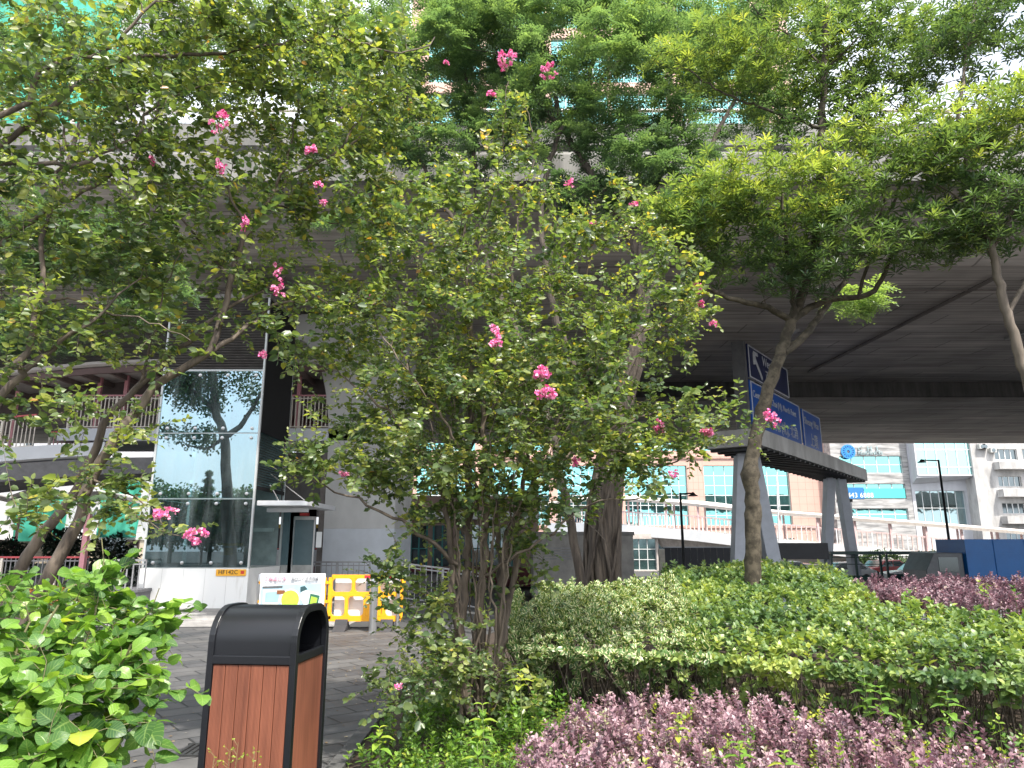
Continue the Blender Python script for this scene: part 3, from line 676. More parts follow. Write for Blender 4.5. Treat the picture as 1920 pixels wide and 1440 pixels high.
gw = thing('abutment_wall', (WX(1100,1040,34), 34, -1), 'grey concrete abutment wall left of the ramp bridge behind the thick trunk', 'wall'); yg = 34
g = MB(); g.box(WX(1000,1040,yg), WX(1188,1040,yg), yg, yg+5, -1.1, WZ(1004,yg)); g.build('wall', M('abutment_concrete', (.4,.38,.35), .85, scale=1.2, col2=(.24,.23,.22), bump=.1), gw)
g = MB(); g.box(WX(1000,1040,yg)-.05, WX(1188,1040,yg)+.06, yg-.08, yg+5.1, WZ(1004,yg)+.003, WZ(997,yg)); g.build('coping', conc, gw)
g = MB()
for k in range(5): zz_ = .2+k*.12; g.box(WX(1020,1040,yg), WX(1070,1040,yg), yg-.03, yg-.002, zz_+.7, zz_+.76)
g.build('vent_louvre', M('vent_grey', (.3,.3,.3), .6), gw)

# ================================================================== ramp bridge on the right
YR = 70
rb = thing('ramp_bridge', (WX(1400,1000,YR), YR, -1), 'curving covered ramp bridge with white deck edge and pale roof line on the right', 'footbridge')
def pt(px, py, y): return tuple(W(px, py, y))
rail_pts = [pt(1030,946,84), pt(1120,936,78), pt(1175,938,74), pt(1290,946,70), pt(1400,958,67), pt(1560,971,65), pt(1700,982,64), pt(1920,1000,64), pt(2060,1012,65)]
deck_pts = [pt(1030,985,84), pt(1120,985,78), pt(1180,990,74), pt(1290,998,70), pt(1400,1010,67), pt(1560,1025,65), pt(1700,1038,64), pt(1860,1052,64), pt(2060,1066,65)]
dp = [Vector(p) for p in catmull(deck_pts, 1.0)]; tp = [Vector(p) for p in catmull(rail_pts, 1.0)]
g = MB(); g.ribbon(dp, [(.3,-.75),(.3,.25),(-3.6,.2),(-3.6,-.5)]); g.build('deck', white_p, rb)
g = MB(); g.ribbon([p+Vector((0,0,-.76)) for p in dp], [(-.6,-.9),(-.2,0),(-3.4,0),(-3.0,-.9)]); g.build('girder', M('girder_beige', (.42,.38,.35), .8), rb)
g = MB(); g.ribbon(tp, [(.25,-.12),(.3,.15),(.0,.32),(-3.6,.5),(-3.6,.3),(.0,-.05)]); g.build('roof', M('roof_cream', (.66,.6,.55), .6, var=.1), rb)
g = MB()
from bisect import bisect
def nearz(L, x): return min(L, key=lambda p: abs(p.x-x))
for px_ in range(1200, 2000, 63):
    a = nearz(dp, WX(px_,1000,67)); b = nearz(tp, a.x)
    MB().box(a.x-.09, a.x+.09, a.y-.0, a.y+.18, a.z+.25, b.z).build('roof_post', M('pale_pink_paint', (.70,.50,.50), .5, var=.08), rb)
    MB().box(a.x+1.4, a.x+1.55, a.y+3.0, a.y+3.15, a.z+.2, b.z+.3).build('roof_post', M('pale_pink_paint', (.70,.50,.50)), rb)
railing('railing', [tuple(p+Vector((0,.1,.25))) for p in dp[::4]], 1.35, 'pale pink railing along the curving ramp bridge', group='footbridge railings', top=M('pale_pink_paint', (.70,.50,.50)), bar=M('bar_pinkish', (.62,.5,.47), .5), post=white_p, sp=.42, pev=7, r=.05, toph=.1)
for px_ in (1195, 1560, 1760): a = nearz(dp, WX(px_,1000,67)); MB().box(a.x-.5, a.x+.6, a.y+.8, a.y+1.9, -1.05, a.z-1.6).build('column', white_p, rb)
# room under the bridge
rm = thing('ground_floor_shop', (WX(1260,1040,68), 72, -1), 'teal glazed shop under the ramp bridge beside the white column', 'shop'); ox = WX(1260,1040,72)
def X4(px): return WX(px,1040,72)-ox
facade(rm, M('shop_beige', (.5,.45,.42), .7), X4(1190), X4(1400), 0, 3.6, [(X4(1200), X4(1248)), (X4(1252), X4(1300)), (X4(1306), X4(1390))], [(.1, 3.1)], nx=3, nz=3, glass=glass_mirror('shop_glass', (.3,.45,.45), (.03,.06,.06), .35, .1), depth=4)
MB().box(X4(1306), X4(1322), -.3, -.01, 2.2, 3.0).build('lit_sign', M('sign_orange_pale', (.75,.5,.25), .5), rm, local=True)

# ================================================================== gantry with direction signs
ga = thing('sign_gantry', (W(1500,1000,36).x, 34, -1), 'grey steel sign gantry on two pairs of splayed legs right of the tree trunk', 'sign gantry')
A = W(1398, 848, 29); B = W(1583, 893, 43); zg = 5.25
A = Vector((A.x, 29, zg)); B = Vector((B.x, 43, zg)); dv = (B-A).normalized(); sd_ = Vector((dv.y, -dv.x, 0))
leg_m = M('gantry_leg_paint', (.47,.50,.56), .5, var=.12, scale=2)
def leg(px_t, px_b, yb, wd=.55):
    a = W(px_t, 852, yb); a.z = zg; b = W(px_b, 1088, yb); b.z = -1.05; b.x = WX(px_b, 1085, yb)
    g = MB(); g.obox((a+b)/2, Vector((wd/2,0,0)), Vector((0,.3,0)), (a-b)/2); return g.build('leg', leg_m, ga)
leg(1392, 1379, 29.6); leg(1408, 1462, 30.2)
leg(1551, 1545, 40.5, .45); leg(1570, 1606, 41.0, .45)
bm_ = M('gantry_box_steel', (.62,.61,.59), .5, scale=.8, stretch=(1,1,.4), col2=(.36,.35,.33), bump=.05)
hw = 1.1
g = MB(); g.obox((A+B)/2-dv*.3+Vector((0,0,.4)), sd_*hw, dv*((B-A).length/2+1.2), (0,0,.34)); g.build('box_beam', bm_, ga, bevel=.02)
g = MB()
for k in range(26):
    c = A-dv*1.1+dv*((B-A).length+1.6)*k/25; g.obox(c+Vector((0,0,0)), sd_*(hw-.08), dv*.09, (0,0,.045))
g.build('walkway_slat', dark_metal, ga)
g = MB(); cb = W(1585,955,41.1); g.obox(cb, (.28,0,0), (0,.25,0), (0,0,.38)); g.build('control_box', white_p, ga)
g = MB(); g.obox(cb+Vector((0,0,.48)), (.33,0,0), (0,.3,0), (0,0,.08)); g.build('box_strap', dark_metal, ga)
# signs follow the beam
blue_s = M('sign_blue', (.008,.10,.46), .35, var=.06, scale=2); blue_d = M('sign_blue_deep', (.012,.02,.085), .4, var=.1, scale=2)
ls = Vector(A+Vector((0,0,.76)))+sd_*.7
L_ = (B-A).length
def sgn(s0, s1, z0, z1, m, name='sign_panel', off=0.0):
    c = ls+dv*(s0+s1)/2+sd_*off+Vector((0,0,(z0+z1)/2)); g = MB(); g.obox(c, sd_*.04, dv*(s1-s0)/2, (0,0,(z1-z0)/2))
    p = g.build(name, m, ga, bevel=.02)
    g = MB(); q = sd_*.045
    for z_ in (z0+.05, z1-.05): g.bar(c+q-dv*((s1-s0)/2-.08)+Vector((0,0,z_-(z0+z1)/2)), c+q+dv*((s1-s0)/2-.08)+Vector((0,0,z_-(z0+z1)/2)), .01, .05)
    for e in (-1, 1): g.bar(c+q+dv*e*((s1-s0)/2-.08)+Vector((0,0,-(z1-z0)/2+.05)), c+q+dv*e*((s1-s0)/2-.08)+Vector((0,0,(z1-z0)/2-.05)), .05, .01)
    g.build('border', M('sign_white', (.6,.62,.66), .5, var=.05), p)
    return p, c
swm = M('sign_white', (.6,.62,.66))
p1, c1 = sgn(-1.1, L_*.335, 0.0, 2.0, blue_s)
p2, c2 = sgn(L_*.36, L_*.55, 0.0, 1.95, blue_s)
p3, c3 = sgn(-1.1, L_*.25, 2.1, 3.5, blue_d)
def put(s, size, s0, z0, p, off=.05): return text(s, size, ls+dv*s0+sd_*off+Vector((0,0,z0)), dv, (0,0,1), swm, p, ext=.006)
put('Central, Wan Chai (N), North Point', .41, -.88, 1.35, p1); put('中環, 灣仔(北), 北角', .62, -.1, .35, p1)
put('Sheung Wan', .52, L_*.375, 1.25, p2); put('上環', .72, L_*.42, .3, p2)
put('Western', .58, .7, 2.95, p3); put('西區', .62, 1.0, 2.28, p3)
g = MB(); g.bar(ls+dv*.5+sd_*.06+Vector((0,0,2.3)), ls-dv*.4+sd_*.06+Vector((0,0,3.1)), .02, .16, up=dv); 
g.bar(ls-dv*.45+sd_*.06+Vector((0,0,3.25)), ls-dv*.45+sd_*.06+Vector((0,0,2.75)), .16, .02); g.bar(ls-dv*.45+sd_*.06+Vector((0,0,3.25)), ls+dv*.1+sd_*.06+Vector((0,0,3.25)), .02, .14)
g.build('arrow', swm, p3)
for s_ in (L_*.348, L_*.555): c = ls+dv*s_-sd_*.12; MB().obox(c+Vector((0,0,.8)), sd_*.1, dv*.1, (0,0,.95)).build('mast', bm_, ga)
MB().obox(ls-dv*1.3-sd_*.25+Vector((0,0,1.45)), sd_*.25, dv*.12, (0,0,2.1)).build('mast', M('mast_dark', (.12,.12,.125), .5), ga)

# ================================================================== road side: hoarding, shelters, truck, cars, lamps
ho = thing('hoarding', (WX(1320,1060,36), 36, -1), 'black site hoarding left of the sign gantry legs', 'hoarding')
g = MB(); hx0, hx1 = WX(1247,1050,36), WX(1395,1050,36)
n = 12
for k in range(n): a = hx0+(hx1-hx0)*k/n; g.box(a, a+(hx1-hx0)/n-.02, 36, 36.06, -1, WZ(1027,36))
g.build('panel', M('hoarding_black', (.018,.02,.028), .55, var=.3), ho)
MB().box(hx0-.05, hx1+.05, 35.97, 36.1, WZ(1027,36), WZ(1027,36)+.05).build('top_rail', grey_paint, ho)
MB().box(hx0-.3, hx0-.02, 35.9, 36.1, -1, WZ(1030,36)).build('post', M('post_beige', (.5,.46,.4), .6), ho)
shg = M('shelter_green', (.012,.05,.045), .4, var=.2)
def shelter(x0, x1, y, lab, zt, fill=False):
    s = thing('bus_shelter', ((x0+x1)/2, y, -1), lab, 'bus shelter', group='dark green bus shelters by the road')
    MB().box(x0, x1, y-.2, y+1.6, zt-.8 if fill else zt-.16, zt).build('roof', M('shelter_roof', (.02,.022,.028), .5) if fill else shg, s, bevel=.01)
    n = max(2, int((x1-x0)/1.6))
    for k in range(n+1): x = x0+.1+(x1-x0-.2)*k/n; MB().box(x-.05, x+.05, y, y+.1, -1, zt-.17-(.64 if fill else 0)).build('post', shg, s)
    g = MB()
    for z_ in (-.05, .55, .9): g.box(x0+.1, x1-.1, y+.02, y+.07, z_-.02, z_+.02)
    g.build('rail', shg, s)
    g = MB(); g.box(x0+.15, x1-.15, y+.03, y+.06, -.95, -.07); g.build('kick_panel', M('shelter_panel', (.015,.07,.06), .4), s)
    return s
shelter(WX(1398,1050,37), WX(1552,1050,37), 37, 'black topped bus shelter between the gantry legs', WZ(1018,37), True)
shelter(WX(1556,1050,39), WX(1655,1050,39), 39, 'short open bus shelter right of the gantry', WZ(1034,39))
shelter(WX(1660,1050,41), WX(1800,1050,41), 41, 'long open bus shelter beside the black lamp post', WZ(1034,41))
tr = thing('truck', (WX(1880,1060,34), 34, -1), 'truck with plain blue cargo box parked at the right edge', 'truck'); yt = 34
tb = M('truck_blue', (.008,.13,.40), .35, var=.1, scale=1.5)
x0, x1 = WX(1812,1050,yt), WX(2110,1050,yt)
cb_ = MB().box(x0, x1, yt, yt+2.3, -.25, WZ(1011,yt)).build('cargo_box', tb, tr, bevel=.015)
g = MB()
for px_ in (1812, 1866, 1925, 1990, 2050): x = WX(px_,1050,yt); g.box(x, x+.07, yt-.04, yt-.002, -.22, WZ(1013,yt))
for py in (1034, 1039, 1080): z_ = WZ(py,yt); g.box(x0, x1, yt-.03, yt-.003, z_-.02, z_+.02)
g.build('rib', tb, cb_)
MB().box(x0+.2, x1, yt+.4, yt+1.9, -.55, -.253).build('chassis', dark_metal, tr)
cab = MB(); cab.prism([(x0-1.9,-.5),(x0-.08,-.5),(x0-.08,1.2),(x0-1.4,1.2),(x0-1.85,.4)], yt+.1, yt+2.2, lambda u, v, k: (u, k, v)); cab = cab.build('cab', M('cab_grey', (.1,.11,.12), .35), tr, bevel=.04)
MB().box(x0-1.25, x0-.35, yt+.08, yt+.1, .35, 1.0).build('window', darkg, cab)
for x in (x0-1.2, x0+1.5, x0+5):
    g = MB(); g.lathe((0,0,0), [(0,-.14),(.4,-.14),(.45,-.08),(.45,.08),(.4,.14),(0,.14)], 24); g.v = [(x+v[0], yt+.2+v[2], -.55+v[1]) for v in g.v]; wh = g.build('wheel', M('tyre', (.02,.02,.02), .8), tr)
    g = MB(); g.lathe((0,0,0), [(0,0),(.24,0),(.2,.04),(0,.05)], 16); g.v = [(x+v[0], yt+.05-v[2], -.55+v[1]) for v in g.v]; g.build('rim', steel, wh)
g = MB(); g.box(WX(1787,1060,35.5), WX(1808,1060,35.5), 33, 33.05, -.2, .3); 
# cars
def car(x, y, rz, col, lab, L=4.3):
    c = thing('parked_car', (x, y, gz(x, y)), lab, 'car', rz, group='cars seen through the bus shelters')
    w = .86; body = [(-L/2,.35),(-L/2,.75),(-L/2+.7,.88),(-1.0,.92),(-.45,1.38),(1.0,1.42),(1.75,.95),(L/2-.05,.85),(L/2,.4),(L/2-.1,.28),(-L/2+.1,.28)]
    m = M('car_'+lab.split()[0], col, .25, var=.03)
    b = MB().prism(body, -w, w, lambda u, v, k: (u, k, v)).build('body', m, c, local=True, bevel=.06)
    for s_ in (-1, 1):
        g = MB(); y_ = s_*(w+.004); g.add([(-.85,y_,.95),(-.4,y_,1.32),(.25,y_,1.34),(.25,y_,.95)], [(0,1,2,3)]); g.add([(.32,y_,.95),(.32,y_,1.34),(.95,y_,1.34),(1.5,y_,.95)], [(0,1,2,3)]); g.build('side_window', darkg, c, local=True)
        for xx in (-1.3, 1.3):
            g = MB(); g.lathe((0,0,0), [(0,-.1),(.28,-.1),(.32,-.06),(.32,.06),(.28,.1),(0,.1)], 20); g.v = [(xx+v[0], s_*(w-.05)+v[2], .32+v[1]) for v in g.v]; g.build('wheel', M('tyre', (.02,.02,.02)), c, local=True)
    g = MB(); g.add([(-1.02,-w+.1,.94),(-1.02,w-.1,.94),(-.5,w-.14,1.36),(-.5,-w+.14,1.36)], [(0,1,2,3)]); g.v = [(v[0]-.012, v[1], v[2]+.012) for v in g.v]; g.build('windscreen', darkg, c, local=True)
    return c
car(WX(1575,1060,50), 50, .1, (.6,.62,.64), 'white car behind the right gantry leg')
car(WX(1720,1060,48), 48, -.2, (.62,.64,.66), 'pale silver car behind the long bus shelter')
car(WX(1665,1060,55), 56, .3, (.4,.06,.06), 'red car behind the bus shelter left of the silver one')
car(WX(1790,1060,52), 52, 0, (.5,.52,.54), 'grey car next to the lamp post')
car(WX(1465,1060,52), 52, .1, (.65,.66,.66), 'whitish car between the gantry leg pairs')
cr_ = thing('parked_car', (WX(1905,1100,14), 13.2, -.1), 'dark car with pale roof just behind the purple hedge at right', 'car'); 
mm = M('car_roof_pale', (.3,.31,.32), .3, var=.03)
# the near car is lower down the slope: only its roof shows over the planting
body = [(-2.2,-.1),(-2.2,.42),(-1.3,.52),(-.75,.93),(.8,.97),(1.6,.55),(2.15,.42),(2.2,-.1)]
MB().prism(body, -.85, .85, lambda u, v, k: (u, k, v)).build('body', mm, cr_, local=True, bevel=.1)
g = MB(); g.add([(-1.15,-.856,.56),(-.7,-.856,.87),(.75,-.856,.9),(1.35,-.856,.58)], [(0,3,2,1)]); g.build('side_window', darkg, cr_, local=True)
for xx in (-1.3, 1.3):
    g = MB(); g.lathe((0,0,0), [(0,-.1),(.28,-.1),(.32,-.06),(.32,.06),(.28,.1),(0,.1)], 20); g.v = [(xx+v[0], -.8+v[2], -.1+v[1]) for v in g.v]; g.build('wheel', M('tyre', (.02,.02,.02)), cr_, local=True)
def lamp(px_t, py_t, px_b, y, arm, lab):
    t_ = W(px_t, py_t, y); b = Vector((WX(px_b, 1085, y), y, -1)); t_.x = (t_.x+b.x)/2; b.x = t_.x
    l = thing('street_lamp', tuple(b), lab, 'street lamp', group='black street lamps')
    g = MB(); g.tube([b, b+Vector((0,0,1.2)), b+Vector((0,0,1.25)), t_], [.11,.11,.075,.05], 10); g.build('pole', dark_metal, l, smooth=True)
    g = MB(); g.tube([t_-Vector((0,0,.05)), t_+Vector((arm,0,-.02))], .035, 8); g.build('arm', dark_metal, l)
    g = MB(); e = t_+Vector((arm*1.05,0,-.06)); g.lathe(e, [(0,.1),(.08,.06),(.1,0),(.22,-.06),(.22,-.09),(0,-.09)], 14); hd = g.build('lamp_head', dark_metal, l)
    return l
lamp(1765, 862, 1783, 38, -.85, 'black lamp post with arm to the left in front of the glass block')
lamp(1276, 924, 1283, 33, .55, 'black lamp post in front of the hoarding with its head to the right')
# thin white mast in front of pink tower
ms = W(1450,880,60); o = MB().tube([(WX(1460,1040,60),60,-1),(WX(1462,960,60),60,7.3)], .07, 8).build('flag_mast', white_p, loc=(WX(1460,1040,60),60,-1)); tag(o, 'thin white mast in front of the pink tower', 'mast')
# ================================================================== litter bin
bn0 = thing('litter_bin', (-1.58, 4.93, 0), 'brown slatted litter bin with rounded black hood and side opening', 'litter bin', rz=R(-6))
blk = M('bin_black_paint', (.008,.009,.012), .34, var=.15, scale=2, spec=.5)
def slat_mat():
    m, n, b, o = newmat('wood_composite'); L = n.links
    tc = n.nodes.new('ShaderNodeTexCoord')
    mp = n.nodes.new('ShaderNodeMapping'); mp.inputs['Scale'].default_value = (26,26,.9); L.new(tc.outputs['Object'], mp.inputs[0])
    nz = n.nodes.new('ShaderNodeTexNoise'); nz.inputs['Scale'].default_value = 2; nz.inputs['Detail'].default_value = 7; L.new(mp.outputs[0], nz.inputs['Vector'])
    n2 = n.nodes.new('ShaderNodeTexNoise'); n2.inputs['Scale'].default_value = 3.0; n2.inputs['Detail'].default_value = 3
    mp2 = n.nodes.new('ShaderNodeMapping'); mp2.inputs['Scale'].default_value = (1.6,1.6,.5); L.new(tc.outputs['Object'], mp2.inputs[0]); L.new(mp2.outputs[0], n2.inputs['Vector'])
    ad = n.nodes.new('ShaderNodeMath'); ad.operation = 'MULTIPLY_ADD'; ad.inputs[1].default_value = .45; L.new(nz.outputs['Fac'], ad.inputs[0])
    m2 = n.nodes.new('ShaderNodeMath'); m2.operation = 'MULTIPLY'; m2.inputs[1].default_value = .6; L.new(n2.outputs['Fac'], m2.inputs[0]); L.new(m2.outputs[0], ad.inputs[2])
    cr = n.nodes.new('ShaderNodeValToRGB'); cr.color_ramp.elements[0].position = .36; cr.color_ramp.elements[0].color = (.115,.038,.022,1); cr.color_ramp.elements[1].position = .68; cr.color_ramp.elements[1].color = (.25,.088,.05,1)
    L.new(ad.outputs[0], cr.inputs[0]); L.new(cr.outputs[0], b.inputs['Base Color']); setb(b, rough=.55); return m
wood = slat_mat()
BW, BD, BH, BS = .275, .28, .875, 1.215       # half width, half depth, height of slats, top
A_ = .2                                     # hood radius
def hoodprof(w, top, r, z0, n=8):
    p = [(w, z0)]
    for k in range(n+1): a = k/n*math.pi/2; p.append((w-r+r*math.cos(a), top-r+r*math.sin(a)))
    for k in range(n+1): a = math.pi/2+k/n*math.pi/2; p.append((-w+r+r*math.cos(a), top-r+r*math.sin(a)))
    p.append((-w, z0)); return p
# hood: arch across the depth (y), open towards +x
outer = hoodprof(BD-.012, BS-.012, A_, BH+.05); inner = hoodprof(BD-.03, BS-.03, A_-.015, BH+.05)
g = MB(); n = len(outer)
for x0_, x1_ in ((-BW+.02, BW-.02),):
    vs = [(x, u, v) for x in (x0_, x1_) for pr in (outer, inner) for u, v in pr]; g.add(vs, [(i, i+1, 2*n+i+1, 2*n+i) for i in range(n-1)]+[(n+i+1, n+i, 3*n+i, 3*n+i+1) for i in range(n-1)]+[(i, n+i, n+i+1, i+1) for i in range(n-1)]+[(2*n+i+1, 3*n+i+1, 3*n+i, 2*n+i) for i in range(n-1)])
hood = g.build('hood', blk, bn0, local=True, smooth=False)
for f in hood.data.polygons: f.use_smooth = True
em_ = hood.modifiers.new('e', 'EDGE_SPLIT'); em_.split_angle = R(50)
g = MB()
for s_ in (-1, 1):    # arched edge frames with posts to the ground
    xa, xb = (s_*BW-.028, s_*BW+.012) if s_ > 0 else (s_*BW-.012, s_*BW+.028)
    O = hoodprof(BD, BS, A_+.01, .03); I = hoodprof(BD-.045, BS-.045, A_-.03, .03); m_ = len(O)
    vs = [(x, u, v) for x in (xa, xb) for pr in (O, I) for u, v in pr]
    g.add(vs, [(i, i+1, 2*m_+i+1, 2*m_+i) for i in range(m_-1)]+[(m_+i+1, m_+i, 3*m_+i, 3*m_+i+1) for i in range(m_-1)]+[(i, m_+i, m_+i+1, i+1) for i in range(m_-1)]+[(2*m_+i+1, 3*m_+i+1, 3*m_+i, 2*m_+i) for i in range(m_-1)]+[(0,2*m_,3*m_,m_),(m_-1,2*m_-1,4*m_-1,3*m_-1)])
for z0_, z1_ in ((.03,.07), (BH,BH+.05)):
    for s_ in (-1, 1): g.box(-BW+.025, BW-.025, s_*BD-(.03 if s_ > 0 else 0), s_*BD+(.03 if s_ < 0 else 0), z0_, z1_); g.box(s_*BW-(.03 if s_ > 0 else 0), s_*BW+(.03 if s_ < 0 else 0), -BD+.04, BD-.04, z0_, z1_)
for sx_ in (-1, 1):
    for sy_ in (-1, 1): g.box(sx_*(BW-.03)-.03, sx_*(BW-.03)+.03, sy_*(BD-.03)-.03, sy_*(BD-.03)+.03, 0, .03)
g.build('frame', blk, bn0, local=True, bevel=.004)
g = MB(); g.box(-BW+.03, BW-.03, -BD+.045, BD-.045, BH+.0, BH+.012); g.box(-BW+.0, -BW+.02, -BD+.05, BD-.05, BH+.05, BS-.1); g.build('inner_tray', blk, bn0, local=True)
def slat(x0, x1, y0, y1, ax, name='slat'):
    """vertical board with fine grooves; ax = axis along its width"""
    a0, a1 = (x0, x1) if ax == 'x' else (y0, y1); face = y0 if ax == 'x' else x1
    n_ = 9; prof = []; 
    for k in range(n_):
        u0 = a0+(a1-a0)*k/n_; u1 = a0+(a1-a0)*(k+1)/n_; d = .0022
        prof += [(u0+.0008, 0), (u1-.0022, 0), (u1-.0018, d), (u1-.0002, d)]
    prof += [(a1, .016), (a0, .016)]
    g = MB()
    if ax == 'x': g.prism(prof, .075, BH-.005, lambda u, v, k: (u, face+v, k))
    else: g.prism(prof, .075, BH-.005, lambda u, v, k: (face-v, u, k))
    g.build(name, wood, bn0, local=True)
for k in range(6): a = -BW+.03+(2*BW-.06)*k/6; slat(a+.0025, a+(2*BW-.06)/6-.0025, -BD+.008, 0, 'x')
g = MB(); g.box(BW-.026, BW-.008, -BD+.045, BD-.045, .075, BH-.004); g.build('side_panel', wood, bn0, local=True)
g = MB(); g.box(-BW+.008, -BW+.026, -BD+.045, BD-.045, .075, BH-.004); g.box(-BW+.03, BW-.03, BD-.02, BD-.006, .075, BH-.004); g.build('back_panel', wood, bn0, local=True)
g = MB(); g.tube([(-BW-.012,-.1,.62),(-BW-.05,-.1,.62),(-BW-.05,-.1,.47),(-BW-.012,-.1,.47)], .006, 8); g.build('handle', blk, bn0, local=True)

# ================================================================== orange plastic barriers, posters, bollards
org = M('barrier_orange', (.88,.40,.012), .45, var=.08, scale=3)
def barrier(cx, y, w, rz, lab):
    b = thing('plastic_barrier', (cx, y, 0), lab, 'barrier', rz=rz, group='orange plastic barriers')
    h0, h1, t = .16, 1.02, .028; g = MB()
    def hb(x0, x1, z0, z1): g.box(x0, x1, -t, t, z0, z1)
    hb(-w/2+.06, w/2-.06, h1-.07, h1); hb(-w/2+.03, w/2-.03, h0, h0+.1); hb(-w/2, -w/2+.075, h0+.04, h1-.05); hb(w/2-.075, w/2, h0+.04, h1-.05)
    hb(-w/2+.07, w/2-.07, .62, .70)
    n = 4
    for k in range(1, n): x = -w/2+w*k/n; hb(x-.032, x+.032, h0+.1, .62)
    for k in range(1, 3): x = -w/2+w*k/3; hb(x-.032, x+.032, .7, h1-.07)
    # rounded corners of each opening
    def fillet(x, z, sx, sz_, r=.07):
        p = [(x, z)]; 
        for k in range(6): a = k/5*math.pi/2; p.append((x+sx*r*(1-math.sin(a)), z+sz_*r*(1-math.cos(a))))
        g.prism(p, -t+.002, t-.002, lambda u, v, k: (u, k, v))
    e = [-w/2+.075]+[q for k in range(1, n) for q in (-w/2+w*k/n-.032, -w/2+w*k/n+.032)]+[w/2-.075]
    for i in range(0, len(e), 2):
        fillet(e[i], h0+.1, 1, 1); fillet(e[i+1], h0+.1, -1, 1); fillet(e[i], .62, 1, -1); fillet(e[i+1], .62, -1, -1)
    e = [-w/2+.075]+[q for k in range(1, 3) for q in (-w/2+w*k/3-.032, -w/2+w*k/3+.032)]+[w/2-.075]
    for i in range(0, len(e), 2):
        fillet(e[i], .7, 1, 1); fillet(e[i+1], .7, -1, 1); fillet(e[i], h1-.07, 1, -1); fillet(e[i+1], h1-.07, -1, -1)
    g.build('frame', org, b, local=True, bevel=.01)
    g = MB(); x = -w/2+w*.62; g.box(x-.16, x+.14, -t-.004, t+.004, h0+.09, .63); g.build('number_panel', org, b, local=True, bevel=.01)
    for z_ in (.5, .85):
        for s_ in (-1, 1): MB().lathe((s_*w/2, 0, z_), [(0,0),(.045,0),(.045,.05),(0,.05)], 10).build('hinge', org, b, local=True)
    for s_ in (-1, 1):
        MB().prism([(-.3,0),(.3,0),(.1,.1),(.05,.2),(-.05,.2),(-.1,.1)], s_*w*.3-.12, s_*w*.3+.12, lambda u, v, k: (k, u, v)).build('foot', M('rubber_foot', (.04,.04,.045), .8), b, local=True, bevel=.01)
    g = MB(); g.box(-.03, .14, -t-.006, -t-.001, h1-.06, h1-.01); g.box(w*.3, w*.38, -t-.006, -t-.001, h1-.06, h1-.01); g.build('reflector', M('tape_red', (.6,.03,.05), .4), b, local=True)
    return b
b1x = (WX(487,1130,14.2)+WX(610,1130,14.2))/2; b2x = (WX(613,1130,14.2)+WX(755,1130,14.2))/2
barrier(b1x, 14.2, WX(610,1130,14.2)-WX(487,1130,14.2), 0, 'orange plastic barrier behind the printed white poster')
barrier(b2x, 14.25, WX(755,1130,14.2)-WX(614,1130,14.2), 0, 'orange plastic barrier with open windows right of the poster')
pw = .62
po = thing('poster', (b1x, 14.13, .3), 'white poster with green disc and pale blue plan hung on the barrier', 'poster')
def poster_sheet():
    g = MB(); nx_, nz_ = 30, 20
    for off in (0, .004):
        g.add([(-pw+2*pw*i/nx_, off+.008*math.sin(i*.9+j*.7)*math.sin(j*.8)-.006*math.sin((i+j)*.45), .75*j/nz_) for j in range(nz_+1) for i in range(nx_+1)], [(j*(nx_+1)+i, j*(nx_+1)+i+1, (j+1)*(nx_+1)+i+1, (j+1)*(nx_+1)+i) for j in range(nz_) for i in range(nx_)])
    return g
poster_sheet().build('sheet', M('poster_white', (.72,.74,.77), .4, var=.06, scale=5), po, local=True, smooth=True)
def flat(name, pts, col, y=-.02):
    g = MB(); g.prism(pts, y-.002, y, lambda u, v, k: (u, k, v)); return g.build(name, M('print_'+name, col, .5, var=.1, scale=9), po, local=True)
flat('print_blue', [(-.58,.08),(.56,.08),(.56,.56),(-.2,.54),(-.58,.5)], (.38,.56,.66))
flat('print_cream', [(-.54,.1),(-.3,.1),(-.16,.3),(-.2,.46),(-.54,.46)], (.62,.66,.60), -.023)
flat('print_street', [(-.5,.22),(-.25,.22),(-.22,.42),(-.5,.40)], (.30,.45,.50), -.026)
disc = [( -.02+.17*math.cos(a*math.pi/12), .27+.17*math.sin(a*math.pi/12)) for a in range(24)]
flat('print_ring', [(-.02+(u+.02)*1.14, .27+(v-.27)*1.14) for u, v in disc], (.7,.74,.76), -.029)
flat('print_disc', disc, (.42,.62,.06), -.032)
flat('print_plan', [(.18,.46),(.55,.38),(.52,.1),(.3,.06),(.17,.3)], (.6,.68,.68), -.029)
flat('print_plan_dark', [(.32,.10),(.5,.12),(.54,.34),(.36,.38)], (.03,.13,.08), -.032)
flat('print_plan_green', [(.35,.13),(.48,.15),(.50,.30),(.38,.33)], (.35,.55,.06), -.035)
flat('print_arrow', [(-.28,.44),(-.14,.44),(-.11,.4),(-.14,.37),(-.28,.37)], (.22,.08,.03), -.03)
flat('print_dark_lines', [(-.56,.48),(-.18,.49),(-.18,.52),(-.56,.51)], (.1,.1,.1), -.03)
flat('print_dark_roof', [(.16,.50),(.24,.52),(.3,.46),(.17,.4)], (.03,.08,.09), -.03)
rt = M('ink_rose', (.55,.15,.25), .5); tk = M('ink_grey', (.12,.13,.15), .5)
text('工程進行中', .085, (-.54, -.03, .62), (1,0,0), (0,0,1), rt, po, name='lettering', local=True)
text('臨時行人通道改道', .065, (-.02, -.03, .63), (1,0,0), (0,0,1), tk, po, name='lettering', local=True)
text('NOTICE', .07, (-.2, -.03, .62), (1,0,0), (0,0,1), tk, po, name='lettering', local=True) if False else None
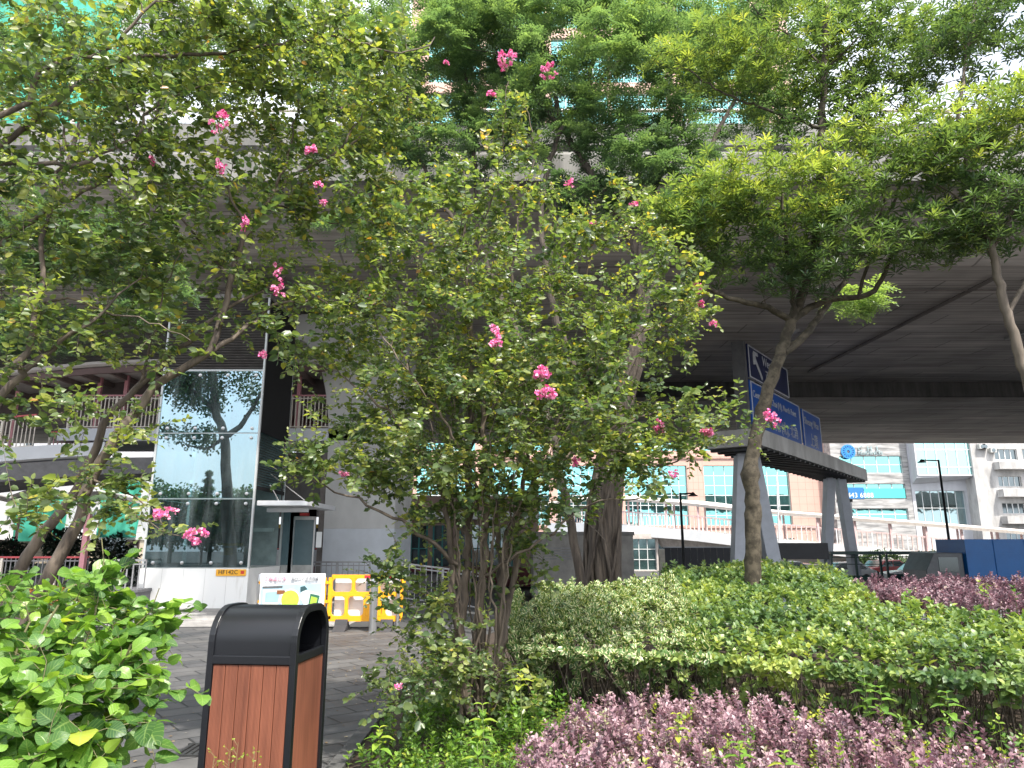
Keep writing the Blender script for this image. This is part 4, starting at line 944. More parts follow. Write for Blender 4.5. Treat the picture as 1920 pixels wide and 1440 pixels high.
for (i_, a_, b_, z_) in ((0, -.62, .0, .18), (1, .05, .66, .18), ):
    o = MB().box(b2x+a_, b2x+b_-.02, 14.36, 14.37, z_, .98).build('notice_board', M('board_white', (.7,.71,.74), .5, var=.05), loc=(b2x+a_,14.36,z_))
    tag(o, ['white board leaning behind the open orange barrier, the left one','white board behind the open orange barrier beside the bollard'][i_], 'board')
def bollard(x, y, lab, h=1.02, r=.075):
    b = thing('bollard', (x, y, 0), lab, 'bollard', group='stainless steel bollards')
    g = MB(); g.lathe((0,0,0), [(r+.03,0),(r+.03,.012),(r,.014),(r,h*.82)], 24); g.build('post', steel, b, local=True, smooth=False)
    g = MB(); g.lathe((0,0,0), [(r-.006,h*.82+.001),(r-.006,h*.85)], 24); g.build('groove', dark_metal, b, local=True)
    g = MB(); g.lathe((0,0,0), [(r,h*.85+.001),(r,h-.015),(r-.012,h)], 24); g.build('cap', steel, b, local=True)
    for ch in b.children:
        for f in ch.data.polygons: f.use_smooth = len(f.vertices) == 4
        e = ch.modifiers.new('e', 'EDGE_SPLIT'); e.split_angle = R(40)
    return b
bollard(WX(699,1172,13.9), 13.9, 'stainless bollard in front of the open orange barrier')
bollard(WX(478,1172,14.6), 14.8, 'stainless bollard between the white plinth and the poster')
bollard(WX(748,1172,14.4), 14.2, 'slim stainless bollard at the right end of the orange barrier', r=.035)
# low kerb stones and small drain grate
g = MB()
for k in range(6):
    g.box(-2.62+k*.05, -2.59+k*.05, 6.0, 6.3, .002, .012)
g.box(-2.64, -2.29, 5.98, 6.0, .002, .013); g.box(-2.64, -2.29, 6.3, 6.32, .002, .013)
o = g.build('drain_grate', M('grate_iron', (.05,.05,.05), .5, metal=.5), loc=(-2.5,6.15,0)); tag(o, 'small iron drain grate in the paving between shrub and bin', 'drain grate')
# ================================================================== foliage toolkit
NR = np.random.default_rng(11)
def leaf_mat(name, ramp, rough=.42, trans=.3, spec=.5, vein=.0, margin=None, tcol=None, veincol=None):
    """ramp: [(pos, colour)] over the per-leaf tone; optional pale veins or a cream margin from the leaf's own uv"""
    if name in MATS: return MATS[name]
    m, n, b, o = newmat(name); L = n.links; setb(b, rough=rough, spec=spec)
    at = n.nodes.new('ShaderNodeAttribute'); at.attribute_name = 'tone'
    cr = n.nodes.new('ShaderNodeValToRGB'); els = cr.color_ramp.elements
    els[0].position, els[0].color = ramp[0][0], C4(ramp[0][1]); els[1].position, els[1].color = ramp[-1][0], C4(ramp[-1][1])
    for p, c in ramp[1:-1]: e = els.new(p); e.color = C4(c)
    L.new(at.outputs['Fac'], cr.inputs[0]); col = cr.outputs[0]
    if vein or margin:
        uv = n.nodes.new('ShaderNodeUVMap'); uv.uv_map = 'uv'; sp_ = n.nodes.new('ShaderNodeSeparateXYZ'); L.new(uv.outputs[0], sp_.inputs[0])
        ab = n.nodes.new('ShaderNodeMath'); ab.operation = 'ABSOLUTE'; L.new(sp_.outputs[0], ab.inputs[0])   # |u| 0 midrib .. 1 margin
        def mix(fac, a, bcol):
            q = n.nodes.new('ShaderNodeMix'); q.data_type = 'RGBA'; L.new(fac, q.inputs[0]); L.new(a, q.inputs[6])
            if isinstance(bcol, tuple): q.inputs[7].default_value = C4(bcol)
            else: L.new(bcol, q.inputs[7])
            return q.outputs[2]
        if vein:
            # side veins: sin((v - .35|u|)*freq)
            ma = n.nodes.new('ShaderNodeMath'); ma.operation = 'MULTIPLY_ADD'; ma.inputs[1].default_value = -.28; L.new(ab.outputs[0], ma.inputs[0]); L.new(sp_.outputs[1], ma.inputs[2])
            ms = n.nodes.new('ShaderNodeMath'); ms.operation = 'MULTIPLY'; ms.inputs[1].default_value = 40; L.new(ma.outputs[0], ms.inputs[0])
            si = n.nodes.new('ShaderNodeMath'); si.operation = 'SINE'; L.new(ms.outputs[0], si.inputs[0])
            r1 = n.nodes.new('ShaderNodeMapRange'); r1.inputs[1].default_value = .8; r1.inputs[2].default_value = 1; r1.inputs[4].default_value = vein; L.new(si.outputs[0], r1.inputs[0])
            r2 = n.nodes.new('ShaderNodeMapRange'); r2.inputs[1].default_value = .1; r2.inputs[2].default_value = .02; r2.inputs[4].default_value = vein*1.3; L.new(ab.outputs[0], r2.inputs[0])
            mxm = n.nodes.new('ShaderNodeMath'); mxm.operation = 'MAXIMUM'; L.new(r1.outputs[0], mxm.inputs[0]); L.new(r2.outputs[0], mxm.inputs[1])
            col = mix(mxm.outputs[0], col, veincol or (.25,.36,.12))
            bp = n.nodes.new('ShaderNodeBump'); bp.inputs['Strength'].default_value = .35; bp.inputs['Distance'].default_value = .003; bp.invert = True; L.new(mxm.outputs[0], bp.inputs['Height']); L.new(bp.outputs[0], b.inputs['Normal'])
        if margin:
            nz = n.nodes.new('ShaderNodeTexNoise'); nz.inputs['Scale'].default_value = 60; tc = n.nodes.new('ShaderNodeTexCoord'); L.new(tc.outputs['Object'], nz.inputs['Vector'])
            ad = n.nodes.new('ShaderNodeMath'); ad.operation = 'MULTIPLY_ADD'; ad.inputs[1].default_value = .5; L.new(nz.outputs['Fac'], ad.inputs[0]); L.new(ab.outputs[0], ad.inputs[2])
            r3 = n.nodes.new('ShaderNodeMapRange'); r3.inputs[1].default_value = .80; r3.inputs[2].default_value = .9; L.new(ad.outputs[0], r3.inputs[0])
            col = mix(r3.outputs[0], col, margin)
    L.new(col, b.inputs['Base Color'])
    if trans:
        t = n.nodes.new('ShaderNodeBsdfTranslucent')
        hs = n.nodes.new('ShaderNodeMix'); hs.data_type = 'RGBA'; hs.blend_type = 'MULTIPLY'; hs.inputs[0].default_value = 1; L.new(col, hs.inputs[6]); hs.inputs[7].default_value = C4(tcol or (1.72,1.72,.75))
        L.new(hs.outputs[2], t.inputs[0])
        mx = n.nodes.new('ShaderNodeMixShader'); mx.inputs[0].default_value = trans
        L.new(b.outputs[0], mx.inputs[1]); L.new(t.outputs[0], mx.inputs[2]); L.new(mx.outputs[0], o.inputs['Surface'])
    return m
# ---- leaf templates: verts (x across, y along, z up), faces, uv (u -1..1 across, v along)
def tmpl_simple(w=.32, fold=.12, droop=.12, wmax=.45):
    V = [(0,0,0),(w*.85,wmax*.6,fold),(w*.8,wmax*1.55,fold*.8-droop*.4),(0,1,-droop),(-w*.8,wmax*1.55,fold*.8-droop*.4),(-w*.85,wmax*.6,fold)]
    return np.array(V), [(0,1,2,3),(0,3,4,5)], np.array([(0,0),(1,.3),(1,.7),(0,1),(-1,.7),(-1,.3)])
def tmpl_fine(w=.36, fold=.1, droop=.22, n=7, cup=.05, tip=.12):
    V, U, F = [], [], []
    for j in range(n+1):
        v = j/n; hw = w*math.sin(math.pi*min(1, v**.72))**.72*(1-.08*v) if 0 < v < 1 else 0
        y = v; zc = -droop*v*v+.06*math.sin(v*3)
        for u in (-1, -.5, 0, .5, 1):
            V.append((hw*u, y, zc+fold*abs(u)*(hw/w)+cup*math.sin(v*14)*abs(u)**2*.4)); U.append((u, v))
    for j in range(n):
        for i in range(4): a = j*5+i; F.append((a, a+1, a+6, a+5))
    return np.array(V), F, np.array(U)
def tmpl_mid(w=.36, fold=.1, droop=.2):
    V = [(0,0,0),(-w*.75,.25,fold),(0,.3,.02),(w*.75,.25,fold),(-w*.85,.6,fold*.7-droop*.3),(0,.62,-.05),(w*.85,.6,fold*.7-droop*.3),(0,1,-droop)]
    F = [(0,2,1),(0,3,2),(1,2,5,4),(2,3,6,5),(4,5,7),(5,6,7)]
    return np.array(V), F, np.array([(0,0),(-1,.25),(0,.3),(1,.25),(-1,.6),(0,.62),(1,.6),(0,1)])
def tmpl_narrow(w=.13):
    V = [(0,0,0),(w*.7,.35,.03),(w,.7,.01),(0,1,-.1),(-w,.7,.01),(-w*.7,.35,.03)]
    return np.array(V), [(0,1,2,3),(0,3,4,5)], np.array([(0,0),(1,.35),(1,.7),(0,1),(-1,.7),(-1,.35)])
def tmpl_pinnate(n=8, w=.24, lw=.045, droop=.3, gap=.13):
    V, F, U = [], [], []
    for k in range(n):
        y = .12+.88*k/(n-1); z = -droop*y*y; L_ = w*math.sin(math.pi*(.2+.75*k/n))
        for s in (-1, 1):
            b = len(V); V += [(0,y,z),(s*L_*.5,y+.07-lw,z-.01),(s*L_,y+.13,z-.05),(s*L_*.5,y+.05+lw,z-.01)]; F.append((b,b+1,b+2,b+3)); U += [(0,0),(1,.5),(0,1),(1,.5)]
    b = len(V); V += [(-.006,0,0),(.006,0,0),(.004,1,-droop),(-.004,1,-droop)]; F.append((b,b+1,b+2,b+3)); U += [(0,0)]*4
    return np.array(V), F, np.array(U)
def leafmesh(name, parent, mat, pos, dr, nrm, size, tone, tmpl, wscale=None, lift=0):
    T, F, U = tmpl; pos = np.asarray(pos, float); N = len(pos); k = len(T)
    Y = np.asarray(dr, float); Y /= np.linalg.norm(Y, axis=1, keepdims=True)+1e-9
    Z = np.asarray(nrm, float); Z = Z-Y*(Z*Y).sum(1, keepdims=True); Z /= np.linalg.norm(Z, axis=1, keepdims=True)+1e-9
    Xv = np.cross(Y, Z); S = np.asarray(size, float).reshape(N, 1, 1)
    ws = np.ones(N) if wscale is None else np.asarray(wscale)
    V = pos[:, None, :]+S*(T[None, :, 0:1]*Xv[:, None, :]*ws[:, None, None]+T[None, :, 1:2]*Y[:, None, :]+T[None, :, 2:3]*Z[:, None, :])
    off = np.array(root_loc(parent)) if parent else np.zeros(3)
    V = (V-off).reshape(-1, 3)
    ls = np.array([len(f) for f in F]); idx = np.concatenate([np.array(f) for f in F])
    li = (idx[None, :]+(np.arange(N)*k)[:, None]).reshape(-1)
    tot = np.tile(ls, N); st = np.concatenate([[0], np.cumsum(tot)[:-1]])
    me = bpy.data.meshes.new(name); me.vertices.add(N*k); me.vertices.foreach_set('co', V.astype(np.float32).ravel())
    me.loops.add(len(li)); me.loops.foreach_set('vertex_index', li.astype(np.int32))
    me.polygons.add(len(tot)); me.polygons.foreach_set('loop_start', st.astype(np.int32)); me.polygons.foreach_set('loop_total', tot.astype(np.int32))
    me.polygons.foreach_set('use_smooth', np.ones(len(tot), bool))
    uvl = me.uv_layers.new(name='uv'); uvl.data.foreach_set('uv', np.tile(U[idx], (N, 1)).astype(np.float32).ravel())
    a = me.attributes.new('tone', 'FLOAT', 'POINT'); a.data.foreach_set('value', np.repeat(np.clip(tone, 0, 1), k).astype(np.float32))
    me.materials.append(mat); me.update(calc_edges=True)
    o = bpy.data.objects.new(name, me); COL.objects.link(o)
    if parent: o.parent = parent
    return o
def unit(v): return v/(np.linalg.norm(v, axis=-1, keepdims=True)+1e-9)
def rnd_dir(n, rs=NR): return unit(rs.normal(size=(n, 3)))
class Tree:
    """limbs traced by hand; twigs grown from the nearest limb node out to target points spread through the crown"""
    def __init__(s, seed): s.rs = np.random.default_rng(seed); s.P = []; s.r = []; s.T = []; s.lines = []; s.tw = []
    def limb(s, pts, r0, r1, step=.08, wob=.012):
        P = catmull([tuple(p) for p in pts], step); n = len(P)
        P = [p+s.rs.normal(size=3)*wob*(0 if i in (0,) else 1) for i, p in enumerate(P)]
        rad = [r0+(r1-r0)*(i/(n-1))**.9 for i in range(n)]
        s.lines.append((P, rad, 10 if r0 > .03 else 6))
        for i, p in enumerate(P):
            s.P.append(p); s.r.append(rad[i]); d = P[min(i+1, n-1)]-P[max(0, i-1)]; s.T.append(d/(np.linalg.norm(d)+1e-9))
        return P
    def grow(s, targets, rmax=.012, kr=.55, maxlen=9, up=.25, skip=0, sag=0, minr=.0015):
        tg = np.asarray(targets, float); P0 = np.array(s.P)
        d0 = np.array([np.min(np.linalg.norm(P0-t, axis=1)) for t in tg]); order = np.argsort(d0)
        cap = len(P0)+len(tg)*14; A = np.zeros((cap, 3)); A[:len(P0)] = P0; Rr = np.zeros(cap); Rr[:len(P0)] = s.r; Tt = np.zeros((cap, 3)); Tt[:len(P0)] = np.array(s.T); n = len(P0)
        for ti in order:
            t = tg[ti]; dv_ = t-A[:n]; d = np.linalg.norm(dv_, axis=1)
            al = (dv_*Tt[:n]).sum(1)/(d+1e-9)
            cost = d*(1.35-.45*al)+np.where(dv_[:, 2] < 0, .3*d, 0)
            i = int(np.argmin(cost)); L_ = d[i]
            if L_ > maxlen: continue
            if L_ < .03: continue
            p = A[i]; q = t; r0 = min(rmax+.010*L_, Rr[i]*.7+.0005); r0 = max(r0, minr)
            c1 = p+Tt[i]*L_*.3+np.array([0,0,up*L_*.25])+s.rs.normal(size=3)*L_*.06; c2 = q-(q-p)*.25+np.array([0,0,(up*.3-sag)*L_])+s.rs.normal(size=3)*L_*.06
            m = max(3, min(13, int(L_/.09)+2)); pts = []
            for k in range(m):
                u = k/(m-1); pts.append((1-u)**3*p+3*u*(1-u)**2*c1+3*u*u*(1-u)*c2+u**3*q)
            rad = [max(minr, r0*(1-.75*k/(m-1))) for k in range(m)]
            s.lines.append((pts, rad, 5 if r0 > .006 else 3)); s.tw.append(pts)
            for k in range(1, m):
                A[n] = pts[k]; Rr[n] = rad[k]; dd = pts[k]-pts[k-1]; Tt[n] = dd/(np.linalg.norm(dd)+1e-9); n += 1
        s.A = A[:n]
    def wood(s, root, mat, name='trunk', split=.018):
        g = MB(); g2 = MB(); 
        import random as _r
        rr = _r.Random(3)
        for P, rad, n in s.lines:
            big = rad[0] > split
            (g if big else g2).tube([tuple(p) for p in P], rad, n if big else n, cap=False, wob=.05 if big else 0, rng=rr if big else None)
        if g.v: g.build(name, mat, root, smooth=True)
        if g2.v: g2.build('branches', mat, root, smooth=True)
def blobs(spec, rs):
    """spec rows: (px, py, Y, rx_px, ry_px, depth_m, count): random points in ellipsoids whose outline the photo gives"""
    out = []
    for px, py, Y, rx, ry, dz, n in spec:
        v = unit(rs.normal(size=(n, 3)))*(rs.random((n, 1))**(1/2.6))
        for a in v:
            y = Y+a[2]*dz; w_ = W(px+a[0]*rx, py+a[1]*ry, Y)
            out.append((w_.x, y, w_.z+0*a[2]))
    return np.array(out)
def twig_leaves(tr, per=.035, size=.045, start=.35, plane='h', jit=.5, side=3, side_len=.16, sizevar=.25, last_only=None, upb=.7, maxl=.6):
    """two-ranked leaves along each twig and its short side shoots; returns arrays and extra shoot lines"""
    rs = tr.rs; pos, dr, nm, sz_, tid = [], [], [], [], []; shoots = []
    def along(pts, ti, st):
        pts = [np.asarray(p) for p in pts]; seg = [np.linalg.norm(b-a) for a, b in zip(pts, pts[1:])]; tot = sum(seg)
        if tot < .02: return
        s0 = max(tot*st, tot-maxl); k = 0; cum = 0; i = 0; x = s0
        flip = 1
        while x <= tot+1e-6:
            while i < len(seg)-1 and cum+seg[i] < x: cum += seg[i]; i += 1
            u = min(1, (x-cum)/max(seg[i], 1e-6)); p = pts[i]+(pts[i+1]-pts[i])*u; t = (pts[i+1]-pts[i])/max(seg[i], 1e-6)
            upv = np.array([0, 0, 1.]); sd2 = np.cross(t, upv); sd2 = sd2/(np.linalg.norm(sd2)+1e-6)
            for f in ((flip,) if rs.random() < .6 else (1, -1)):
                d = t*.45+sd2*f*.85+rs.normal(size=3)*.28*jit
                nn = upv*upb+rs.normal(size=3)*.62*jit+t*.15+np.array([.1,-.25,0])
                pos.append(p); dr.append(d); nm.append(nn); sz_.append(size*(1+sizevar*rs.normal())*(1-.35*max(0, (x-s0)/(tot-s0+1e-6)-.6))); tid.append(ti)
            flip = -flip; x += per*(.8+.4*rs.random())
        pos.append(pts[-1]); dr.append(t+rs.normal(size=3)*.2); nm.append(upv*upb+rs.normal(size=3)*.3); sz_.append(size*.7); tid.append(ti)
    size0 = size
    for ti, tw in enumerate(tr.tw):
        size = size0*float(np.clip(1+.22*rs.normal(), .6, 1.6))
        along(tw, ti, start)
        m = len(tw)
        for k in range(side):
            j = rs.integers(max(1, m//3), m); a = np.asarray(tw[j]); t = unit(np.asarray(tw[j])-np.asarray(tw[j-1]))
            d = unit(t*.6+rs.normal(size=3)*.75+np.array([0,0,.25])); L_ = side_len*(.6+.8*rs.random())
            pts = [a, a+d*L_*.5+rs.normal(size=3)*.008, a+d*L_+np.array([0,0,-.02])]
            shoots.append(pts); along(pts, ti, .12)
    for p in shoots: tr.lines.append((p, [.0022, .0018, .001], 3))
    return [np.array(x) for x in (pos, dr, nm, np.clip(sz_, size0*.4, size0*1.7), tid)]
bark_myrtle = M('bark_crape_myrtle', (.19,.15,.115), .8, scale=4, stretch=(3,3,.5), col2=(.055,.042,.033), bump=.25)
bark_dark = M('bark_dark', (.10,.08,.062), .9, scale=7, stretch=(3,3,.35), col2=(.028,.022,.018), bump=.9)
bark_grey = M('bark_grey', (.17,.14,.11), .85, scale=4, stretch=(3,3,.6), col2=(.085,.07,.055), bump=.4)

petal_m = leaf_mat('petal_pink', [(0,(.66,.08,.28)),(.5,(.84,.24,.48)),(1,(.90,.52,.68))], .6, trans=.25, tcol=(1.2,1,1.1), spec=.2)
stalk_m = M('flower_stalk', (.10,.14,.03), .7)
def flower(root, c, r, rs, n=None, elong=1.2, name='flower_cluster'):
    """crinkled panicle: many small ruffled petals round a stalk"""
    r = r*1.4; n = n or int(110*(r/.07)**1.5); c = np.array(c)
    k = max(5, n//9); cen = c+unit(rs.normal(size=(k, 3)))*r*np.array([.8,.65,.9*elong])*(.35+.75*rs.random((k,1))**.6)
    pos, dr, nm, sz_ = [], [], [], []
    for q in cen:
        for _ in range(9):
            d = unit(rs.normal(size=3)); pos.append(q+d*.004); dr.append(d); nm.append(unit(rs.normal(size=3))); sz_.append(.02*(.7+.6*rs.random())*(1 if r > .04 else .8))
    T, F, U = tmpl_simple(.55, .25, .2, .5)
    o = leafmesh(name, root, petal_m, pos, dr, nm, sz_, rs.random(len(pos)), (T, F, U))
    g = MB()
    for q in cen[:12]: g.tube([tuple(c+np.array([0,0,-r*elong*1.1])), tuple(q)], .0015, 3)
    st = g.build('stalk', stalk_m, root); st.parent = o
    return o
# ================================================================== crape myrtles
myr = leaf_mat('leaf_myrtle', [(0,(.045,.082,.045)),(.35,(.085,.14,.058)),(.6,(.15,.205,.07)),(.82,(.26,.31,.09)),(.93,(.42,.36,.06)),(1,(.45,.22,.06))], .36, trans=.45, spec=.7)
LS = tmpl_simple(.36, .10, .12, .42); LM = tmpl_mid(.36, .09, .2)
def L3(pts, dy=None):
    """trace: (px,py,Y) -> world"""
    return [tuple(W(*p)) for p in pts]
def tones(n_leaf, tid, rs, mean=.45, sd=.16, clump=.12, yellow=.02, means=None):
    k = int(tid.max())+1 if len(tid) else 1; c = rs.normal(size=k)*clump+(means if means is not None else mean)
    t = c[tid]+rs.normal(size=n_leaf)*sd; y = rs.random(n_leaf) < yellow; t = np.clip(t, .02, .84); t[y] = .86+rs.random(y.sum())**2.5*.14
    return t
# ---- the bush in the middle
mt = thing('crape_myrtle', (-.25, 6.0, .15), 'many stemmed crape myrtle bush with small pink flowers in the middle beside the litter bin', 'flowering tree')
T = Tree(21); 
S = [([(868,1345,6.0),(866,1200,6.0),(872,1100,6.05),(880,980,6.1),(878,850,6.1),(886,700,6.1),(880,560,6.1),(872,440,6.0),(868,300,5.9)], .044, .007),
     ([(900,1345,6.0),(900,1200,6.0),(905,1080,6.0),(912,950,5.95),(905,800,5.9),(930,680,5.85),(955,560,5.8),(962,460,5.8),(985,380,5.8)], .040, .007),
     ([(922,1340,6.05),(936,1200,6.1),(942,1100,6.1),(952,1000,6.0),(990,930,5.95),(1040,880,5.9),(1100,835,5.85),(1160,800,5.8),(1240,770,5.75)], .048, .008),
     ([(885,1340,5.95),(856,1200,5.9),(848,1100,5.9),(842,1000,5.85),(822,900,5.8),(780,830,5.75),(710,760,5.7),(640,700,5.7)], .038, .006),
     ([(862,1060,5.9),(800,1010,5.7),(735,968,5.55),(650,928,5.5),(580,900,5.45)], .020, .005),
     ([(930,1260,6.05),(960,1100,6.25),(972,1000,6.3),(988,850,6.4),(1012,700,6.4),(1060,600,6.4),(1110,490,6.3)], .034, .006),
     ([(880,560,6.1),(905,430,5.95),(933,330,5.85),(945,220,5.75),(950,150,5.7)], .010, .003),
     ([(985,380,5.8),(1000,270,5.75),(988,200,5.7)], .007, .003),
     ([(990,930,5.95),(1040,800,6.0),(1100,700,6.05),(1190,630,6.1),(1290,590,6.05)], .024, .005),
     ([(872,1000,6.1),(806,860,6.2),(765,700,6.25),(732,560,6.2),(705,460,6.1)], .022, .005),
     ([(940,1100,6.1),(924,900,6.3),(858,700,6.4),(795,560,6.45),(772,440,6.3)], .026, .005),
     ([(1100,835,5.85),(1180,850,5.7),(1250,870,5.6),(1310,830,5.5)], .012, .004),
     ([(878,850,6.1),(940,740,5.8),(1010,700,5.6),(1040,640,5.5)], .014, .004),
     ([(905,1080,6.0),(990,1030,5.8),(1080,960,5.7),(1150,935,5.65),(1240,930,5.6)], .014, .004),
     ([(912,950,5.95),(840,800,5.5),(760,690,5.3),(700,600,5.3)], .016, .004)]
for k in range(16):      # slender basal shoots between the main stems
    x0 = T.rs.uniform(855,935); x1 = x0+T.rs.normal()*28; x2 = x1+T.rs.normal()*40+(x1-895)*1.2; yb = T.rs.uniform(5.8,6.3); yt = yb+T.rs.normal()*.25
    S.append(([(x0,1340,yb),((x0+x1)/2,1180,yb),(x1,1000,(yb+yt)/2),((x1+x2)/2,860,yt),(x2,720+80*T.rs.random(),yt)], .009+.008*T.rs.random(), .003))
for p, a, b in S: T.limb(L3(p), a, b)
B = [(880,1060,6.4,100,90,.2,12),(800,1150,5.6,60,70,.3,18),(980,1060,6.1,50,80,.3,16),(900,470,6.0,240,130,1.1,190),(960,640,6.0,370,130,1.3,370),(950,790,5.9,380,120,1.2,360),(900,890,5.8,200,80,.9,44),(730,880,5.6,190,60,.6,60),(1170,860,5.7,160,90,.7,55),
     (945,270,5.8,60,110,.25,30),(780,370,6,120,110,.7,50),(850,1240,5.6,130,70,.45,40),(735,1080,5.4,36,90,.2,14),(1340,790,5.5,110,60,.4,26),(1230,560,6.0,140,90,.8,60),
     (1170,420,6.1,110,60,.7,30),(640,600,5.9,110,110,.6,50),(870,960,5.9,120,110,.6,34),(1010,940,5.8,110,60,.6,24),(620,870,5.5,110,50,.3,20),(760,1290,5.4,70,50,.3,16),(980,1290,5.6,60,60,.3,12)]
tg = blobs(B, T.rs); T.grow(tg, rmax=.004, up=.3)
pos, dr, nm, sz_, tid = twig_leaves(T, per=.031, size=.047, start=.25, side=3, side_len=.17, upb=.5, jit=.7)
T.wood(mt, bark_myrtle)
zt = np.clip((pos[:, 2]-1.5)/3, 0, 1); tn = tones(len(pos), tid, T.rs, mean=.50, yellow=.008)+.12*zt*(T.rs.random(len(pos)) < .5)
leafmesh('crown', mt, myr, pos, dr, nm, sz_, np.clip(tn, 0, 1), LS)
print('myrtle leaves', len(pos))
for (px, py, y, r, el) in ((950,112,5.7,.085,1.0),(1027,134,5.7,.06,1),(1012,700,4.75,.06,.6),(1027,738,4.7,.062,.6),(930,622,4.8,.035,1),(930,645,4.8,.035,1),(1308,536,5.5,.045,.8),(1310,568,5.5,.03,.8),(1325,810,5.35,.035,.6),(1237,796,5.4,.04,1.2),(1447,786,5.4,.05,1.1),(1070,344,5.7,.035,.9),(920,176,5.7,.03,.8),(1190,382,5.9,.028,.6),(695,560,5.7,.03,1.2),(646,888,5.4,.025,.7),(1338,606,5.5,.022,1),(748,1286,5.2,.024,.7),(1080,865,5.4,.03,.8),(1262,890,5.4,.03,.9),(1112,418,5.8,.022,.6)):
    flower(mt, W(px, py, y), r, T.rs, elong=el)
# twigs carrying the stray right-hand tip
# ---- left leaning tree
lt1 = thing('crape_myrtle', (-3.9, 5.2, 0), 'leaning crape myrtle with two slanting trunks rising from behind the left shrub', 'flowering tree')
T = Tree(22)
S = [([(-5,1190,5.2),(17,1107,5.2),(95,982,5.2),(138,930,5.2),(185,818,5.2),(258,728,5.2),(302,685,5.2),(353,637,5.25),(405,594,5.3),(470,555,5.35),(530,520,5.4)], .05, .009),
     ([(30,1200,5.0),(62,1129,5.0),(112,1042,5.0),(146,982,5.0),(165,905,5.0),(202,840,5.0),(241,784,5.05),(293,724,5.1),(345,689,5.1),(388,663,5.1),(403,650,5.1),(413,603,5.15),(424,560,5.2),(436,506,5.2),(467,428,5.2),(502,377,5.25),(541,338,5.3),(583,311,5.35),(638,280,5.4),(690,250,5.5)], .05, .008),
     ([(395,660,5.1),(440,632,5.2),(480,600,5.3),(520,575,5.4),(590,560,5.5),(640,585,5.5)], .022, .005),
     ([(517,350,5.25),(541,292,5.2),(549,253,5.2),(560,180,5.1)], .012, .004),
     ([(467,428,5.2),(412,342,5.1),(342,280,5.0),(296,233,4.9)], .014, .004),
     ([(428,521,5.2),(373,451,5.1),(319,397,5.0),(265,342,4.95)], .016, .004),
     ([(258,728,5.2),(290,620,5.1),(300,560,5.1),(340,470,5.0)], .012, .004),
     ([(638,280,5.4),(700,180,5.5),(720,90,5.5)], .010, .003),
     ([(502,377,5.25),(560,400,5.6),(640,420,5.8),(700,400,5.9)], .010, .003),
     ([(175,900,5.0),(230,925,4.9),(290,950,4.8),(310,985,4.75)], .010, .003), ([(225,930,4.9),(280,985,4.7),(340,1010,4.6),(368,1018,4.6)], .006, .002)]
for p, a, b in S: T.limb(L3(p), a, b)
B = [(500,150,5.1,230,150,.9,130),(600,330,5.4,170,130,.7,80),(400,380,5.1,220,110,.8,85),(420,560,5.3,170,70,.5,40),(700,180,5.5,110,140,.6,60),(560,640,5.5,60,50,.3,12),(270,640,5.0,120,60,.4,22),
     (250,830,4.9,70,70,.2,10),(250,960,4.8,70,40,.2,10),(200,900,4.8,60,40,.2,8),(330,1000,4.6,30,14,.06,5)]
tg = blobs(B, T.rs); T.grow(tg, rmax=.004, up=.25)
pos, dr, nm, sz_, tid = twig_leaves(T, per=.034, size=.05, start=.3, side=3, side_len=.18, upb=.5, jit=.7)
T.wood(lt1, bark_myrtle)
leafmesh('crown', lt1, myr, pos, dr, nm, sz_, tones(len(pos), tid, T.rs, mean=.55, yellow=.025), LS)
print('left1 leaves', len(pos))
for (px, py, y, r, el) in ((413,226,4.3,.05,1.6),(413,310,4.4,.03,1.2),(517,505,5.2,.03,2.2),(524,540,5.1,.042,1.1),(583,285,4.7,.034,1),(459,420,4.7,.03,1.2),(310,962,4.55,.055,.5),(368,1005,4.5,.058,.55),(493,664,5.2,.032,.5),(597,345,4.8,.024,.7),(607,378,4.8,.022,1),(838,117,5.5,.024,.7),(648,200,5.4,.022,.8)):
    flower(lt1, W(px, py, y), r, T.rs, elong=el)
# ---- tree rooted left of the frame, its boughs reach in
lt2 = thing('crape_myrtle', (-4.3, 4.3, 0), 'crape myrtle rooted outside the left edge with boughs and leaves filling the upper left corner', 'flowering tree')
T = Tree(23)
S = [([(-330,1250,4.4),(-260,1100,4.4),(-160,930,4.4),(-60,810,4.4),(0,742,4.4),(38,700,4.4),(66,600,4.4),(78,500,4.4),(86,425,4.4),(110,330,4.4),(120,230,4.4)], .046, .007),
     ([(38,700,4.4),(95,655,4.5),(140,625,4.5),(200,575,4.6),(260,520,4.7)], .02, .005),
     ([(-160,930,4.4),(-190,700,4.3),(-160,450,4.3),(-80,330,4.3),(0,307,4.3),(50,302,4.3),(136,307,4.35),(183,288,4.4),(241,268,4.45),(272,218,4.5),(296,190,4.5),(350,175,4.5)], .045, .007),
     ([(-80,560,4.5),(-20,480,4.5),(23,440,4.5),(105,381,4.55),(179,342,4.6),(249,303,4.6),(272,265,4.6),(292,218,4.6),(300,179,4.6),(310,90,4.6)], .024, .006),
     ([(-160,450,4.3),(-90,290,4.2),(0,226,4.2),(39,202,4.2),(78,140,4.2),(117,113,4.2),(187,97,4.2),(218,78,4.2),(249,47,4.2),(288,4,4.2),(330,-60,4.2)], .03, .006),
     ([(-90,330,4.4),(0,272,4.4),(78,210,4.4),(128,171,4.45),(175,144,4.5),(233,113,4.5),(292,101,4.5),(370,101,4.6),(467,93,4.7),(564,74,4.8),(640,70,4.9),(690,86,4.95),(767,97,5.0),(818,70,5.05)], .024, .005),
     ([(20,590,4.6),(60,575,4.6),(150,563,4.6),(210,590,4.65),(300,610,4.7),(360,640,4.7)], .011, .003)]
for p, a, b in S: T.limb(L3(p), a, b)
